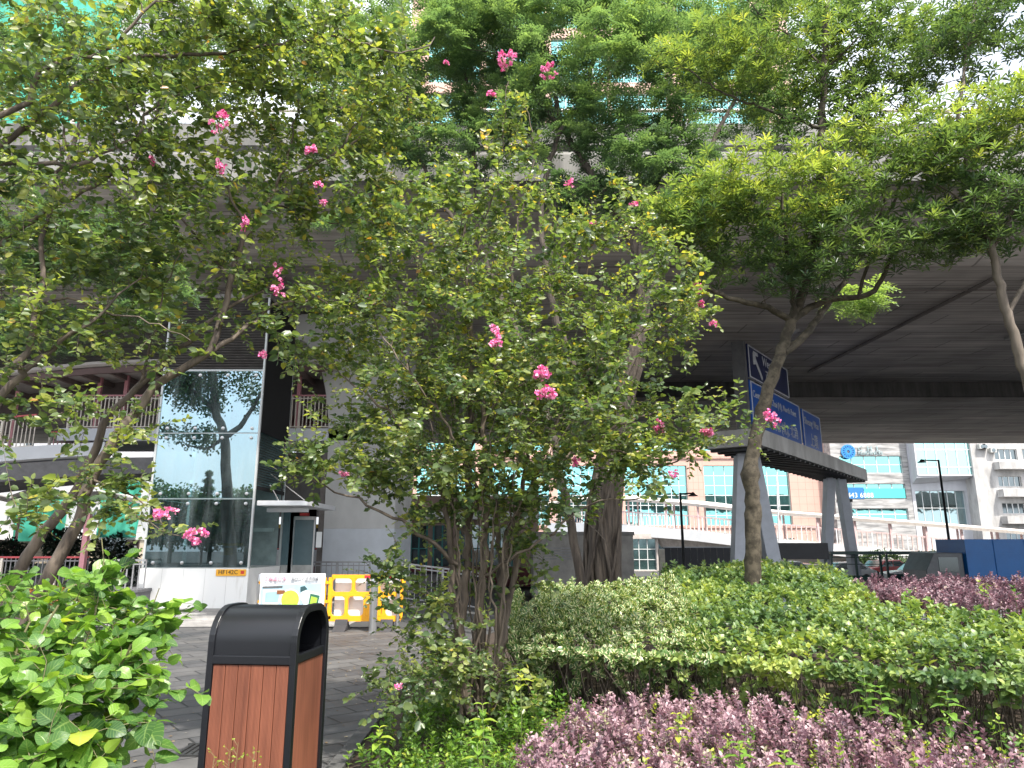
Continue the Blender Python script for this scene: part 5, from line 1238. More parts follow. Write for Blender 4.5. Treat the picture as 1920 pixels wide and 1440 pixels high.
B = [(120,130,4.4,230,170,.8,130),(420,60,4.6,220,100,.7,95),(150,380,4.6,200,120,.7,75),(640,60,5.0,180,60,.4,40),(60,600,4.5,130,120,.5,44),(170,500,4.7,130,70,.5,36),(-60,400,4.3,80,260,.5,30),(80,770,4.3,120,50,.3,14),
     (90,950,4.0,110,30,.2,12),(300,250,4.6,130,100,.6,50)]
tg = blobs(B, T.rs); T.grow(tg, rmax=.004, up=.2)
pos, dr, nm, sz_, tid = twig_leaves(T, per=.036, size=.052, start=.3, side=3, side_len=.18, upb=.5, jit=.7)
T.wood(lt2, bark_myrtle)
leafmesh('crown', lt2, myr, pos, dr, nm, sz_, tones(len(pos), tid, T.rs, mean=.52, yellow=.012), LS)
print('left2 leaves', len(pos))
flower(lt2, W(283,300,4.5), .02, T.rs)

# ================================================================== whorled-leaf trees on the right
whl = leaf_mat('leaf_whorled', [(0,(.045,.085,.048)),(.35,(.09,.15,.07)),(.6,(.15,.22,.08)),(.85,(.28,.35,.09)),(1,(.40,.43,.12))], .34, trans=.42)
LN = tmpl_narrow(.105)
def rosettes(T, spec_idx, tone_by, name, root, size=.125, extra=2):
    rs = T.rs; pos, dr, nm, sz_, tn = [], [], [], [], []; add = []
    for ti, tw in enumerate(T.tw):
        a, b = np.asarray(tw[-2]), np.asarray(tw[-1]); t = unit(b-a); tips = [(b, unit(t*.5+np.array([0,0,.9])))]
        for k in range(extra):
            j = rs.integers(max(1, len(tw)//2), len(tw)); q = np.asarray(tw[j]); d = unit(t*.35+rs.normal(size=3)*np.array([.6,.6,.25])+np.array([0,0,.35])); L_ = .10+.12*rs.random()
            e = q+d*L_+np.array([0,0,.05]); add.append([q, q+d*L_*.6, e]); tips.append((e, unit(d*.3+np.array([0,0,.9])+rs.normal(size=3)*.15)))
        base = tone_by(b)
        for (c, ax) in tips:
            m = rs.integers(9, 14); tt = base+rs.normal()*.16; ph = rs.random()*6.28
            e1 = unit(np.cross(ax, [1,.2,0])); e2 = np.cross(ax, e1)
            for k in range(m):
                an = ph+k*2.4; rad = math.cos(an)*e1+math.sin(an)*e2; el = .1+.75*(k/m)      # inner leaves stand up
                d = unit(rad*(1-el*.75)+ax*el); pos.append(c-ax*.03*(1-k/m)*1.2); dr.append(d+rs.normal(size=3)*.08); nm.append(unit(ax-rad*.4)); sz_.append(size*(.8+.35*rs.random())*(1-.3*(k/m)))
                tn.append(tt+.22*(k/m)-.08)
    for p in add: T.lines.append((p, [.003, .0025, .0018], 3))
    leafmesh(name, root, whl, pos, dr, nm, sz_, np.array(tn), LN)
    print(name, 'whorl leaves', len(pos))
rt = thing('whorled_leaf_tree', (2.75, 8, .3), 'tiered tree with whorled pointed leaves and a knobbed trunk rising from the green hedge', 'tree')
T = Tree(31)
S = [([(1414,1130,8),(1412,1000,8),(1412,940,8),(1406,890,8),(1410,860,8),(1422,800,8),(1438,740,8),(1458,680,8),(1476,630,8),(1484,600,8)], .092, .062),
     ([(1484,600,8),(1440,577,7.9),(1400,567,7.8),(1355,553,7.7),(1325,536,7.6),(1290,500,7.5),(1262,450,7.5),(1230,400,7.4)], .042, .012),
     ([(1484,605,8),(1520,575,8),(1565,562,8),(1610,556,7.9),(1640,545,7.85),(1660,510,7.8),(1682,468,7.7),(1720,440,7.6),(1800,425,7.5)], .046, .012),
     ([(1470,660,8),(1510,628,8.1),(1535,595,8.2),(1560,560,8.3),(1605,495,8.4),(1640,440,8.4),(1680,370,8.3),(1700,290,8.2)], .05, .012),
     ([(1484,600,8),(1502,560,8.05),(1520,490,8.1),(1532,430,8.1),(1536,350,8.1),(1540,240,8.1),(1546,130,8.1),(1550,0,8.1),(1552,-100,8.1)], .06, .03),
     ([(1490,590,8),(1480,500,7.9),(1470,420,7.7),(1465,330,7.6),(1468,280,7.5)], .03, .01),
     ([(1610,556,7.9),(1625,500,7.8),(1640,450,7.7),(1655,380,7.6),(1660,300,7.6)], .022, .008),
     ([(1470,420,7.7),(1420,395,7.6),(1350,390,7.5),(1300,380,7.4)], .018, .006),
     ([(1540,240,8.1),(1480,218,8.2),(1400,192,8.3),(1340,165,8.3),(1290,130,8.3)], .026, .008),
     ([(1542,230,8.1),(1590,235,8.2),(1640,200,8.3),(1700,160,8.4),(1760,110,8.5)], .026, .008),
     ([(1546,130,8.1),(1500,80,8.2),(1440,40,8.2),(1400,0,8.2)], .018, .006), ([(1546,130,8.1),(1600,80,8.1),(1650,20,8.1)], .018, .006),
     ([(1325,536,7.6),(1290,545,7.4),(1270,560,7.3)], .012, .005)]
for p, a, b in S: T.limb(L3(p), a, b, wob=.008)
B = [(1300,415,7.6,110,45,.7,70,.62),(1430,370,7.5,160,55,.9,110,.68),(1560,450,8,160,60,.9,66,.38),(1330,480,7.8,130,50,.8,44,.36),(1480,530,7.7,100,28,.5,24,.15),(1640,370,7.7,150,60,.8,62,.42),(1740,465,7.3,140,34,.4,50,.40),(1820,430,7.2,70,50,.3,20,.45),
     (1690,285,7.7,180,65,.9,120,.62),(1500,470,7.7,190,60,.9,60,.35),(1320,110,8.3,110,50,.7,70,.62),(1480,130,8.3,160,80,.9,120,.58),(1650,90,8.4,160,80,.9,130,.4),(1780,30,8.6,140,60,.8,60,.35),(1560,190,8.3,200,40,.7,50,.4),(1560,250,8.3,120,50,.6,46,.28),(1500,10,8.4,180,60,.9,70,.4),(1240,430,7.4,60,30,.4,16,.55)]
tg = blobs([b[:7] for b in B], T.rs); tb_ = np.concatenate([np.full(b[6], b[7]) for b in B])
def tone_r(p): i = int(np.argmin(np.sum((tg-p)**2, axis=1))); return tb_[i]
T.grow(tg, rmax=.006, up=-.1)
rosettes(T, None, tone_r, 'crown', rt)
P_, r_, n_ = T.lines[0]; zk = W(1404,890,8).z
r_ = [r+.032*math.exp(-((p[2]-zk)/.07)**2)+.014*math.exp(-((p[2]-zk+.45)/.1)**2)+.012*math.exp(-((p[2]-zk-.7)/.12)**2) for p, r in zip(P_, r_)]; T.lines[0] = (P_, r_, 14)
T.wood(rt, M('bark_mottled', (.085,.07,.048), .85, scale=11, col2=(.028,.022,.013), bump=.35, lo=.42, hi=.6))
rt2 = thing('whorled_leaf_tree', (5.6, 7.3, .3), 'whorled leaf tree with slanting bare trunk entering at the right edge', 'tree')
T = Tree(32)
S = [([(2075,1130,7.2),(2040,1000,7.2),(1980,850,7.2),(1928,720,7.2),(1905,640,7.2),(1888,590,7.2),(1872,520,7.2),(1858,470,7.2),(1835,400,7.2),(1815,320,7.2)], .085, .03),
     ([(1888,595,7.2),(1905,560,7.2),(1930,520,7.2),(1960,430,7.2),(1970,300,7.2)], .03, .01),
     ([(1858,470,7.2),(1900,400,7.1),(1930,320,7.0)], .02, .008), ([(1835,400,7.2),(1780,360,7.2),(1740,330,7.1)], .016, .006),
     ([(1815,320,7.2),(1800,220,7.3),(1810,120,7.5),(1830,0,7.6)], .03, .008), ([(1805,230,7.3),(1870,170,7.3),(1930,140,7.3)], .014, .006)]
for p, a, b in S: T.limb(L3(p), a, b, wob=.008)
B = [(1860,240,7.1,100,60,.7,70,.66),(1850,400,7.1,110,80,.7,70,.26),(1840,90,7.6,130,80,.8,90,.25),(1930,330,7.0,70,150,.6,50,.3),(1880,10,7.6,100,50,.7,40,.12),(1780,300,7.1,80,50,.5,40,.5)]
tg = blobs([b[:7] for b in B], T.rs); tb_ = np.concatenate([np.full(b[6], b[7]) for b in B])
T.grow(tg, rmax=.006, up=-.1)
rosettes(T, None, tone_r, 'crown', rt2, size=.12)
T.wood(rt2, bark_grey)

# ================================================================== feathery trees in front of the flyover
fth = leaf_mat('leaf_feathery', [(0,(.05,.095,.06)),(.4,(.10,.175,.10)),(.7,(.18,.27,.13)),(1,(.26,.36,.13))], .35, trans=.45, spec=.7)
LP = tmpl_pinnate(5, .34, .085, .35)
def feathery(T, root, size=.24, per_tw=13, tone_by=None, name='crown'):
    rs = T.rs; pos, dr, nm, sz_, tn = [], [], [], [], []
    for tw in T.tw:
        P = [np.asarray(p) for p in tw]; base = (tone_by(P[-1]) if tone_by else .45)+rs.normal()*.1
        for k in range(per_tw):
            u = rs.random()**.6; j = min(len(P)-2, int(u*(len(P)-1))); q = P[j]+(P[j+1]-P[j])*rs.random()
            a = rs.random()*6.28; d = unit(np.array([math.cos(a), math.sin(a), -.15+.5*rs.random()])+unit(P[j+1]-P[j])*.5)
            pos.append(q+rs.normal(size=3)*.03); dr.append(d); nm.append(np.array([0,0,1.])+rs.normal(size=3)*.35); sz_.append(size*(.7+.5*rs.random())); tn.append(base+rs.normal()*.12)
    leafmesh(name, root, fth, pos, dr, nm, sz_, np.array(tn), LP); print(name, 'feathery', len(pos))
def ftree(seed, lab, loc, S, B, bark, per_tw=13, size=.24, rmax=.01):
    r = thing('feathery_tree', loc, lab, 'tree'); T = Tree(seed)
    for p, a, b in S: T.limb(L3(p), a, b, step=.2, wob=.02)
    tg = blobs([b[:7] for b in B], T.rs); tb = np.concatenate([np.full(b[6], b[7]) for b in B])
    T.grow(tg, rmax=rmax, up=.1); feathery(T, r, size, per_tw, lambda p: tb[int(np.argmin(np.sum((tg-p)**2, axis=1)))])
    T.wood(r, bark); return r, T
t1, T = ftree(41, 'big feathery tree with thick fluted vine wrapped trunk behind the pink flowering bush', (1.55, 12, .1),
   [([(1128,1110,12),(1130,1020,12),(1134,940,12),(1145,860,12),(1160,760,12.1),(1190,660,12.2),(1205,560,12.3),(1180,440,12.3),(1120,340,12.2),(1062,250,12.1),(1030,120,12)], .22, .03),
    ([(1148,870,12),(1095,740,11.9),(1045,600,11.8),(1015,450,11.8),(1030,300,11.9),(1100,180,12),(1200,70,12)], .09, .025),
    ([(1200,600,12.2),(1275,430,12.1),(1325,290,12),(1375,190,12),(1400,80,12)], .08, .025),
    ([(1180,440,12.3),(1240,330,12.4),(1290,220,12.5)], .05, .02), ([(1062,250,12.1),(1000,180,12.2),(940,110,12.3)], .05, .02),
    ([(1100,180,12),(1120,60,12),(1130,-60,12)], .05, .02), ([(1275,430,12.1),(1400,420,11.8),(1530,480,11.4),(1600,540,11.2)], .03, .01)],
   [(1150,110,12,220,130,1.4,230,.55),(1215,290,12,150,110,1.0,120,.38),(1030,220,12.2,130,90,.9,60,.5),(1010,50,12.3,190,90,1.3,130,.55),(1330,60,12.3,140,110,1.1,110,.45),(1380,190,12.2,110,70,.8,50,.4),(1480,60,12.6,130,120,1,70,.4),(1100,370,12.2,90,50,.6,26,.2),(1620,565,11.2,60,38,.3,14,.85),(1180,-30,12,250,60,1.2,60,.5)], bark_dark, per_tw=17)
g = MB(); rr = random.Random(5)
for k in range(24):
    a0 = k*.7+rr.random(); pts = []; tr0 = (.05+rr.random()*.05) if k < 9 else .012+rr.random()*.022; ex_ = 0 if k < 9 else .05+.04*rr.random(); tw_ = rr.uniform(.1,.7)
    for i, (px, py) in enumerate(((1128,1110),(1130,1020),(1134,940),(1145,860),(1160,760),(1188,665))):
        c = W(px, py, 12+.02*i); rad = .23-.018*i+ex_; a = a0+i*tw_*(1 if k % 2 else -1); pts.append(c+Vector((math.cos(a)*rad, math.sin(a)*rad, 0)))
    g.tube([tuple(p) for p in catmull([tuple(p) for p in pts], .3)], tr0, 7, cap=False, wob=.15, rng=rr)
g.build('climbing_roots', bark_dark, t1, smooth=True)
t2, T = ftree(42, 'slim stemmed feathery tree left of the thick trunk with crown above the flowering bush', (1.0, 11.4, .1),
   [([(1088,1100,11.4),(1078,1020,11.4),(1064,950,11.4),(1048,880,11.5),(1030,800,11.7),(1000,700,12),(950,580,12.5),(905,470,12.8),(893,400,13),(890,290,13),(880,180,13),(860,60,13)], .075, .03),
    ([(1048,880,11.5),(1075,800,11.4),(1100,740,11.3),(1130,700,11.2)], .03, .012), ([(905,470,12.8),(840,400,12.8),(790,300,12.8),(770,200,12.8),(740,80,12.8)], .05, .015),
    ([(893,330,13),(960,250,13),(1000,150,13)], .035, .012), ([(790,300,12.8),(700,260,12.7),(620,200,12.6)], .03, .01), ([(1064,950,11.4),(1120,1000,11.2),(1150,1040,11.1)], .012, .006)],
   [(770,100,13,190,130,1.5,210,.55),(650,200,12.8,130,120,1,90,.45),(840,280,12.9,130,80,.7,60,.4),(900,60,13,120,100,1,110,.5),(960,190,12.8,110,60,.7,50,.45),(560,60,12.8,110,100,1,50,.5),(700,420,12.8,100,50,.6,24,.3)], bark_dark, per_tw=22)
t3, T = ftree(43, 'feathery tree with pale slim trunk far behind the left leaning myrtle', (-7.4, 11, 0),
   [([(-70,1130,11),(-50,950,11),(-20,800,11),(30,650,11),(70,520,11),(90,420,11),(120,320,11),(160,200,11),(200,60,11)], .07, .03),
    ([(70,560,11),(130,480,11),(200,430,10.9),(260,420,10.8),(320,400,10.8)], .04, .012), ([(30,650,11),(0,560,11),(-40,480,11)], .03, .012), ([(120,320,11),(220,220,11),(320,120,11),(420,40,11)], .05, .012), ([(90,420,11),(20,330,11),(-20,200,11)], .03, .012)],
   [(200,470,10.9,150,70,.9,80,.35),(60,440,11,110,90,.8,60,.35),(290,560,10.8,70,50,.4,24,.4),(350,90,11,180,110,1.1,90,.4),(80,120,11,160,110,1.1,70,.4),(90,610,11,120,60,.6,40,.3)], bark_dark, size=.22, per_tw=20)
# ================================================================== hedges and ground planting
def shoots(tips, rs, npair, seg, size, spread=.8, whorl=True, tone=.5, tsd=.12, csd=.12, up=.75):
    """upright shoots: leaves in pairs up a short stem ending at the tip"""
    pos, dr, nm, sz_, tn, st = [], [], [], [], [], []
    for (p, ax) in tips:
        p = np.asarray(p); ax = unit(np.asarray(ax)); e1 = unit(np.cross(ax, rs.normal(size=3))); e2 = np.cross(ax, e1); c = tone+rs.normal()*csd if not callable(tone) else tone(p)+rs.normal()*csd
        m = npair+rs.integers(-1, 2); st.append((p-ax*seg*(m+1.5), p))
        for k in range(m):
            q = p-ax*seg*k; a = k*1.57+rs.random()*.4; el = spread*(.55+.45*k/max(1, m-1))
            for s in (0, math.pi):
                r_ = math.cos(a+s)*e1+math.sin(a+s)*e2
                pos.append(q); dr.append(r_*el+ax*(1-el*.6)+rs.normal(size=3)*.18); nm.append(ax*up-r_*.35+np.array([0,0,.35])+rs.normal(size=3)*.2)
                sz_.append(size*(.6+.4*min(1, (k+.6)/2))*(.8+.4*rs.random())); tn.append(c+rs.normal()*tsd+.12*(1-k/m))
    return [np.array(x) for x in (pos, dr, nm, sz_, tn)], st
def inpoly(x, y, P):
    c = False; n = len(P)
    for i in range(n):
        (x1, y1), (x2, y2) = P[i], P[(i+1) % n]
        if (y1 > y) != (y2 > y) and x < (x2-x1)*(y-y1)/(y2-y1)+x1: c = not c
    return c
def fbm(x, y, s=1.0): return (math.sin(x*2.1*s+1.3*math.sin(y*1.7*s))+math.sin(y*2.7*s+1.1*math.cos(x*1.9*s)+2)+.6*math.sin(x*5.3*s-y*4.1*s)+.5*math.sin(x*8.7*s+y*9.3*s))/3.1
rs = np.random.default_rng(77)
def seg_pts(line, n):
    L_ = [np.array(p) for p in line]; d = [np.linalg.norm(b-a) for a, b in zip(L_, L_[1:])]; tot = sum(d); out = []
    for _ in range(n):
        s = rs.random()*tot
        for i, q in enumerate(d):
            if s <= q: t = (L_[i+1]-L_[i])/q; out.append((L_[i]+t*s, np.array([t[1], -t[0]]))); break
            s -= q
    return out
def hedge(root, poly, front, zf, zb, topfn, dens, leafm, size, tone, fdens, tm, extra_stems=True, npair=3, seg=.022, stemm=None, spread=.85):
    xs_ = [p[0] for p in poly]; ys_ = [p[1] for p in poly]; area = 0
    for i in range(len(poly)): a, b = poly[i], poly[(i+1) % len(poly)]; area += a[0]*b[1]-b[0]*a[1]
    n = int(abs(area)/2*dens); tips = []
    while len(tips) < n:
        x, y = rs.uniform(min(xs_), max(xs_)), rs.uniform(min(ys_), max(ys_))
        if inpoly(x, y, poly):
            z = topfn(x, y)+.045*fbm(x*2.2, y*2.2)+rs.normal()*.03-(.10*rs.random() if rs.random() < .35 else 0)
            tips.append(((x, y, z), (rs.normal()*.35, rs.normal()*.35-.12, 1)))
    length = sum(math.dist(a, b) for a, b in zip(front, front[1:]))
    for (p, nn) in seg_pts(front, int(length*fdens)):
        h = rs.random()**3.2; zt_ = topfn(p[0], p[1]); z = zt_-h*(zt_-zb)*.85; o_ = .06*fbm(p[0]*3, z*6)+.03*rs.normal()-.22*h
        tips.append(((p[0]+nn[0]*o_, p[1]+nn[1]*o_, z), (nn[0]*.8+rs.normal()*.3, nn[1]*.8+rs.normal()*.3, .55+rs.normal()*.3)))
    (pos, dr, nm, sz_, tn), st = shoots(tips, rs, npair, seg, size, spread, tone=tone)
    leafmesh('foliage', root, leafm, pos, dr, nm, sz_, tn, tm)
    # inner twiggy framework
    g = MB(); sm = stemm or bark_dark
    for (p, nn) in seg_pts(front, int(length*120)):
        d = rs.random()*.45; b = np.array([p[0]-nn[0]*(d+.1), p[1]-nn[1]*(d+.1), sz(p[0], p[1])-.02]); zt_ = topfn(p[0], p[1])
        t_ = b+np.array([rs.normal()*.12+nn[0]*.1, rs.normal()*.08+nn[1]*.1, (zt_-b[2])*(.75+.25*rs.random())]); m_ = (b+t_)/2+rs.normal(size=3)*.03
        g.tube([tuple(b), tuple(m_), tuple(t_)], [.005, .004, .002], 4, cap=False)
    for _ in range(int(abs(area)/2*14)):
        x, y = rs.uniform(min(xs_), max(xs_)), rs.uniform(min(ys_), max(ys_))
        if inpoly(x, y, poly): g.tube([(x, y, sz(x, y)), (x+rs.normal()*.08, y+rs.normal()*.08, topfn(x, y)-.05)], [.006, .002], 4, cap=False)
    g.build('stems', sm, root, smooth=True)
    print('hedge', len(pos))
FL = [(.02,6.05),(.9,5.7),(1.7,5.35),(2.5,4.95),(3.3,4.55),(4.1,4.15),(4.8,3.9)]
def fy(x):
    for a, b in zip(FL, FL[1:]):
        if x <= b[0]: return a[1]+(b[1]-a[1])*(x-a[0])/(b[0]-a[0])
    return FL[-1][1]
def toph(x, y):
    t = min(1.2, max(0, (y-fy(x))/3.6)); f = 1-math.exp(-max(0, y-fy(x)+.02)/.10)
    return (.87+.37*t)-.10*(1-f)
varm = leaf_mat('leaf_variegated', [(0,(.04,.10,.03)),(.5,(.09,.18,.05)),(1,(.18,.25,.08))], .4, trans=.25, margin=(.66,.64,.40))
grn = leaf_mat('leaf_hedge_green', [(0,(.028,.07,.028)),(.4,(.08,.15,.05)),(.7,(.18,.26,.07)),(1,(.38,.43,.11))], .36, trans=.3, vein=.25, veincol=(.25,.34,.12))
hv = thing('variegated_hedge', (.7, 6.6, .2), 'clipped hedge of green and cream variegated leaves right of the flowering bush', 'hedge')
XV = 1.45
hedge(hv, [(.0,6.05),(XV-.5,5.67),(XV,5.47),(1.75,7.4),(1.9,8.6),(.35,8.4),(.15,7.2)], [(.02,8.2),(.02,6.05),(.9,5.7),(1.45,5.47)], .8, .35, toph, 320, varm, .063, .45, 150, LM)
hg = thing('green_hedge', (3.2, 6.6, .2), 'broad clipped hedge of plain bright green leaves round the knobbed tree trunk', 'hedge')
def tone_g(p): return .50+.30*fbm(p[0]*1.3+2, p[1]*1.3)
hedge(hg, [(1.25,5.56),(1.7,5.35),(2.5,4.95),(3.3,4.55),(4.1,4.15),(4.9,3.9),(6.0,5.4),(4.2,5.9),(3.3,6.7),(3.8,8.4),(3.6,9.8),(1.9,9.4),(1.75,7.4)], FL[1:], .85, .33, toph, 330, grn, .062, tone_g, 130, LM)
prp = leaf_mat('leaf_purple', [(0,(.06,.038,.048)),(.35,(.15,.092,.115)),(.65,(.37,.235,.27)),(.85,(.48,.36,.375)),(1,(.30,.32,.16))], .42, trans=.25, tcol=(1.5,1.1,1.2), spec=.5)
def ptop(x, y): return sz(x, y)+.33+.075*fbm(x*1.6, y*1.6)+.05*fbm(x*4+3, y*4)
# near purple bed
def purple(root_or_none, poly, topfn, dens, size, label, name='purple_ground_cover', tonef=None, npair=7):
    xs_ = [p[0] for p in poly]; ys_ = [p[1] for p in poly]; area = abs(sum(a[0]*b[1]-b[0]*a[1] for a, b in zip(poly, poly[1:]+poly[:1])))/2
    tips = []; n = int(area*dens)
    while len(tips) < n:
        x, y = rs.uniform(min(xs_), max(xs_)), rs.uniform(min(ys_), max(ys_))
        if inpoly(x, y, poly): tips.append(((x, y, topfn(x, y)+rs.normal()*.035-.09*rs.random()**2+.02), (rs.normal()*.45, rs.normal()*.45, 1)))
    (pos, dr, nm, sz_, tn), st = shoots(tips, rs, npair, .016, size, .95, tone=tonef or .5, csd=.15, tsd=.12)
    o = leafmesh(name, None, prp, pos, dr, nm, sz_, tn, LS); tag(o, label, 'ground cover', kind='stuff')
    g = MB()
    for a, b in st: a = a-np.array([0,0,.08]); g.tube([tuple(a), tuple(b)], [.0025, .0012], 3, cap=False)
    for k in range(int(area*60)):
        x, y = rs.uniform(min(xs_), max(xs_)), rs.uniform(min(ys_), max(ys_))
        if inpoly(x, y, poly): g.tube([(x, y, sz(x, y)-.02), (x+rs.normal()*.05, y+rs.normal()*.05, topfn(x, y)-.03)], [.004, .002], 3, cap=False)
    s_ = g.build('stems', bark_dark, smooth=True); s_.parent = o; print('purple', len(pos))
    return o
purple(None, [(-.25,2.6),(3.0,2.5),(2.75,3.2),(2.45,3.65),(2.1,4.3),(1.75,4.95),(1.4,5.15),(.75,5.15),(.35,4.7),(.0,3.8)], ptop, 330, .030, 'low purple leaved planting in the foreground at lower right')
purple(None, [(3.3,6.7),(4.2,5.9),(6.0,5.5),(7.2,6),(7.2,8.8),(4.4,8.8),(3.8,8.2)], lambda x, y: 1.1+.035*(y-6)+.03*fbm(x*2, y*2), 260, .034, 'distant purple leaved band behind the green hedge at right', tonef=lambda p: .3)
# weeds and lime green seedlings
lime = leaf_mat('leaf_lime', [(0,(.03,.085,.015)),(.5,(.10,.21,.03)),(.8,(.22,.34,.05)),(1,(.40,.42,.06))], .4, trans=.35, vein=.2)
wd = [] 
def weeds(poly, dens, size, hfn, npair, seg, name, lab, tone=.5, tm=LM):
    xs_ = [p[0] for p in poly]; ys_ = [p[1] for p in poly]; area = abs(sum(a[0]*b[1]-b[0]*a[1] for a, b in zip(poly, poly[1:]+poly[:1])))/2
    tips = []; n = int(area*dens)
    while len(tips) < n:
        x, y = rs.uniform(min(xs_), max(xs_)), rs.uniform(min(ys_), max(ys_))
        if inpoly(x, y, poly): tips.append(((x, y, sz(x, y)+hfn(x, y)*(.4+.8*rs.random())), (rs.normal()*.3, rs.normal()*.3, 1)))
    (pos, dr, nm, sz_, tn), st = shoots(tips, rs, npair, seg, size, .95, tone=tone, csd=.18)
    o = leafmesh(name, None, lime, pos, dr, nm, sz_, tn, tm); tag(o, lab, 'ground cover', kind='stuff')
    g = MB()
    for a, b in st: g.tube([(a[0], a[1], min(a[2], sz(a[0], a[1]))-.01), tuple(b)], [.0025, .0014], 3, cap=False)
    s_ = g.build('stems', M('stem_green', (.10,.13,.04), .7), smooth=True); s_.parent = o; print(name, len(pos))
weeds([(-1.1,4.9),(.6,5.1),(.5,6.3),(.3,7.6),(-.9,7.8),(-1.1,6)], 120, .052, lambda x, y: .2+.10*fbm(x*3, y*3), 5, .032, 'weed_patch', 'green seedlings crowding round the stems of the flowering bush', tone=.3)
weeds([(-1.1,3.2),(.1,3.0),(.5,4.2),(.6,5.3),(-.2,5.6),(-.8,5.4),(-1.05,4.8)], 210, .036, lambda x, y: .16+.05*fbm(x*3, y*3), 4, .022, 'weed_patch', 'mixed low green weeds below the flowering bush between kerb and purple planting', tone=.42)
weeds([(-.2,3.2),(1.1,3.2),(1.3,4.0),(1.0,4.9),(.4,5.1),(.1,4.4)], 260, .02, lambda x, y: .27+.05*fbm(x*3, y*3), 5, .018, 'creeping_weed', 'fine small leaved lime green weed mixed into the left part of the purple planting', tone=.55)
weeds([(.3,3.0),(3.5,3.0),(2.9,4.1),(2.0,4.9),(.9,5.0)], 48, .03, lambda x, y: .35, 3, .02, 'creeping_weed', 'scattered yellow green weeds poking through the purple planting', tone=.7, tm=LS)
weeds([(1.9,4.7),(2.3,3.9),(2.8,3.0),(3.6,3.2),(3.7,3.9),(3.0,4.45),(2.2,4.95)], 60, .045, lambda x, y: .24, 4, .03, 'weed_patch', 'taller broad leaved weeds in the gap between purple planting and green hedge', tone=.5)
weeds([(3.2,6.5),(4.1,5.75),(5.2,5.5),(5.2,5.8),(4.3,6.1),(3.4,6.8)], 60, .05, lambda x, y: .85, 4, .03, 'weed_patch', 'pale green weeds growing at the edge of the distant purple band', tone=.5)
# single seedlings the photo shows clearly
big_leaf = leaf_mat('leaf_big_lime', [(0,(.025,.075,.025)),(.4,(.075,.17,.035)),(.75,(.18,.33,.045)),(1,(.42,.44,.06))], .35, trans=.38, vein=.35, veincol=(.30,.42,.12))
LF = tmpl_fine(.43, .06, .16, 7); LFs = tmpl_fine(.27, .08, .25, 6)
def seedling(px, py, Y, h, size, n, lab, tone=.7, tm=None, lean=0):
    tip = W(px, py, Y); r = thing('seedling', (tip.x, Y, sz(tip.x, Y)), lab, 'weed', group='lime green seedlings')
    base = Vector((tip.x-lean, Y+.02, sz(tip.x, Y)-.02)); pos, dr, nm, s_ = [], [], [], []
    ax = np.array((tip-base).normalized()); P = [tuple(base), tuple((base+tip)/2+Vector((.01,0,0))), tuple(tip)]
    MB().tube(P, [.004, .003, .002], 6).build('stem', M('stem_green', (.10,.13,.04)), r, smooth=True)
    for k in range(n):
        q = np.array(tip)-ax*(k//2)*h/(n/2); a = k*math.pi+(k//2)*1.4+.3; d = np.array([math.cos(a), math.sin(a), .35-.1*(k//2)]); pos.append(q); dr.append(d); nm.append([0,0,1]); s_.append(size*(.55+.5*min(1, k/4)))
    leafmesh('leaves', r, big_leaf, pos, dr, nm, s_, tone+rs.normal(size=n)*.1, tm or LFs)
seedling(712,1365,4.3,.14,.085,10,'lime seedling with drooping leaves beside the kerb right of the bin', .8)
seedling(905,1322,4.0,.2,.08,10,'bright green seedling in front of the flowering bush stems', .7)
seedling(895,1395,3.6,.2,.075,12,'bright green leafy seedling at the bottom centre', .65)
seedling(975,1258,4.8,.12,.085,8,'yellow veined seedling at the left end of the variegated hedge', .95)
seedling(1270,1340,3.8,.14,.06,8,'yellow green star shaped seedling in the purple planting at its left side', .95)
seedling(1385,1395,3.4,.14,.075,10,'pale green narrow leaved seedling in the purple planting near the bottom', .6)
seedling(1470,1412,3.3,.1,.07,8,'lime green broad seedling in the purple planting near the bottom', .75)
seedling(1650,1290,4.2,.2,.09,12,'broad leaved seedling against the hedge base on the right', .55)
seedling(1775,1300,4.0,.2,.09,12,'broad leaved seedling against the hedge base near the right edge', .5)
seedling(1620,1270,4.3,.2,.08,10,'paler seedling just left of the broad one at the hedge base', .6)
# seed heads in front of the bin
for i_, (px, py) in enumerate(((402,1416),(432,1404),(447,1392),(478,1408))):
    tip = W(px, py, 4.35); r = thing('weed_sprig', (tip.x, 4.35, 0), ['dry seed head sprig before the bin, the leftmost','dry seed head sprig before the bin, second from the left and tall','dry seed head sprig before the bin, third and tallest','dry seed head sprig before the bin, the rightmost'][i_], 'weed', group='dry weed sprigs before the bin'); g = MB()
    g.tube([(tip.x-.03, 4.35, 0), (tip.x-.01, 4.35, tip.z*.6), tuple(tip)], [.0022,.0018,.001], 4, cap=False); hp = []
    for k in range(9):
        a = rs.random()*6.28; z_ = tip.z-.12*rs.random(); e = (tip.x+.035*math.cos(a), 4.35+.035*math.sin(a), z_+.03); g.tube([(tip.x-.004, 4.35, z_), e], .0008, 3, cap=False); hp.append(e)
    g.build('stem', M('stem_dry', (.25,.22,.10), .8), r)
    hp = np.array(hp); leafmesh('seed_heads', r, lime, np.repeat(hp, 3, 0), rnd_dir(27, rs), rnd_dir(27, rs), np.full(27, .012), .8+.2*rs.random(27), LS)
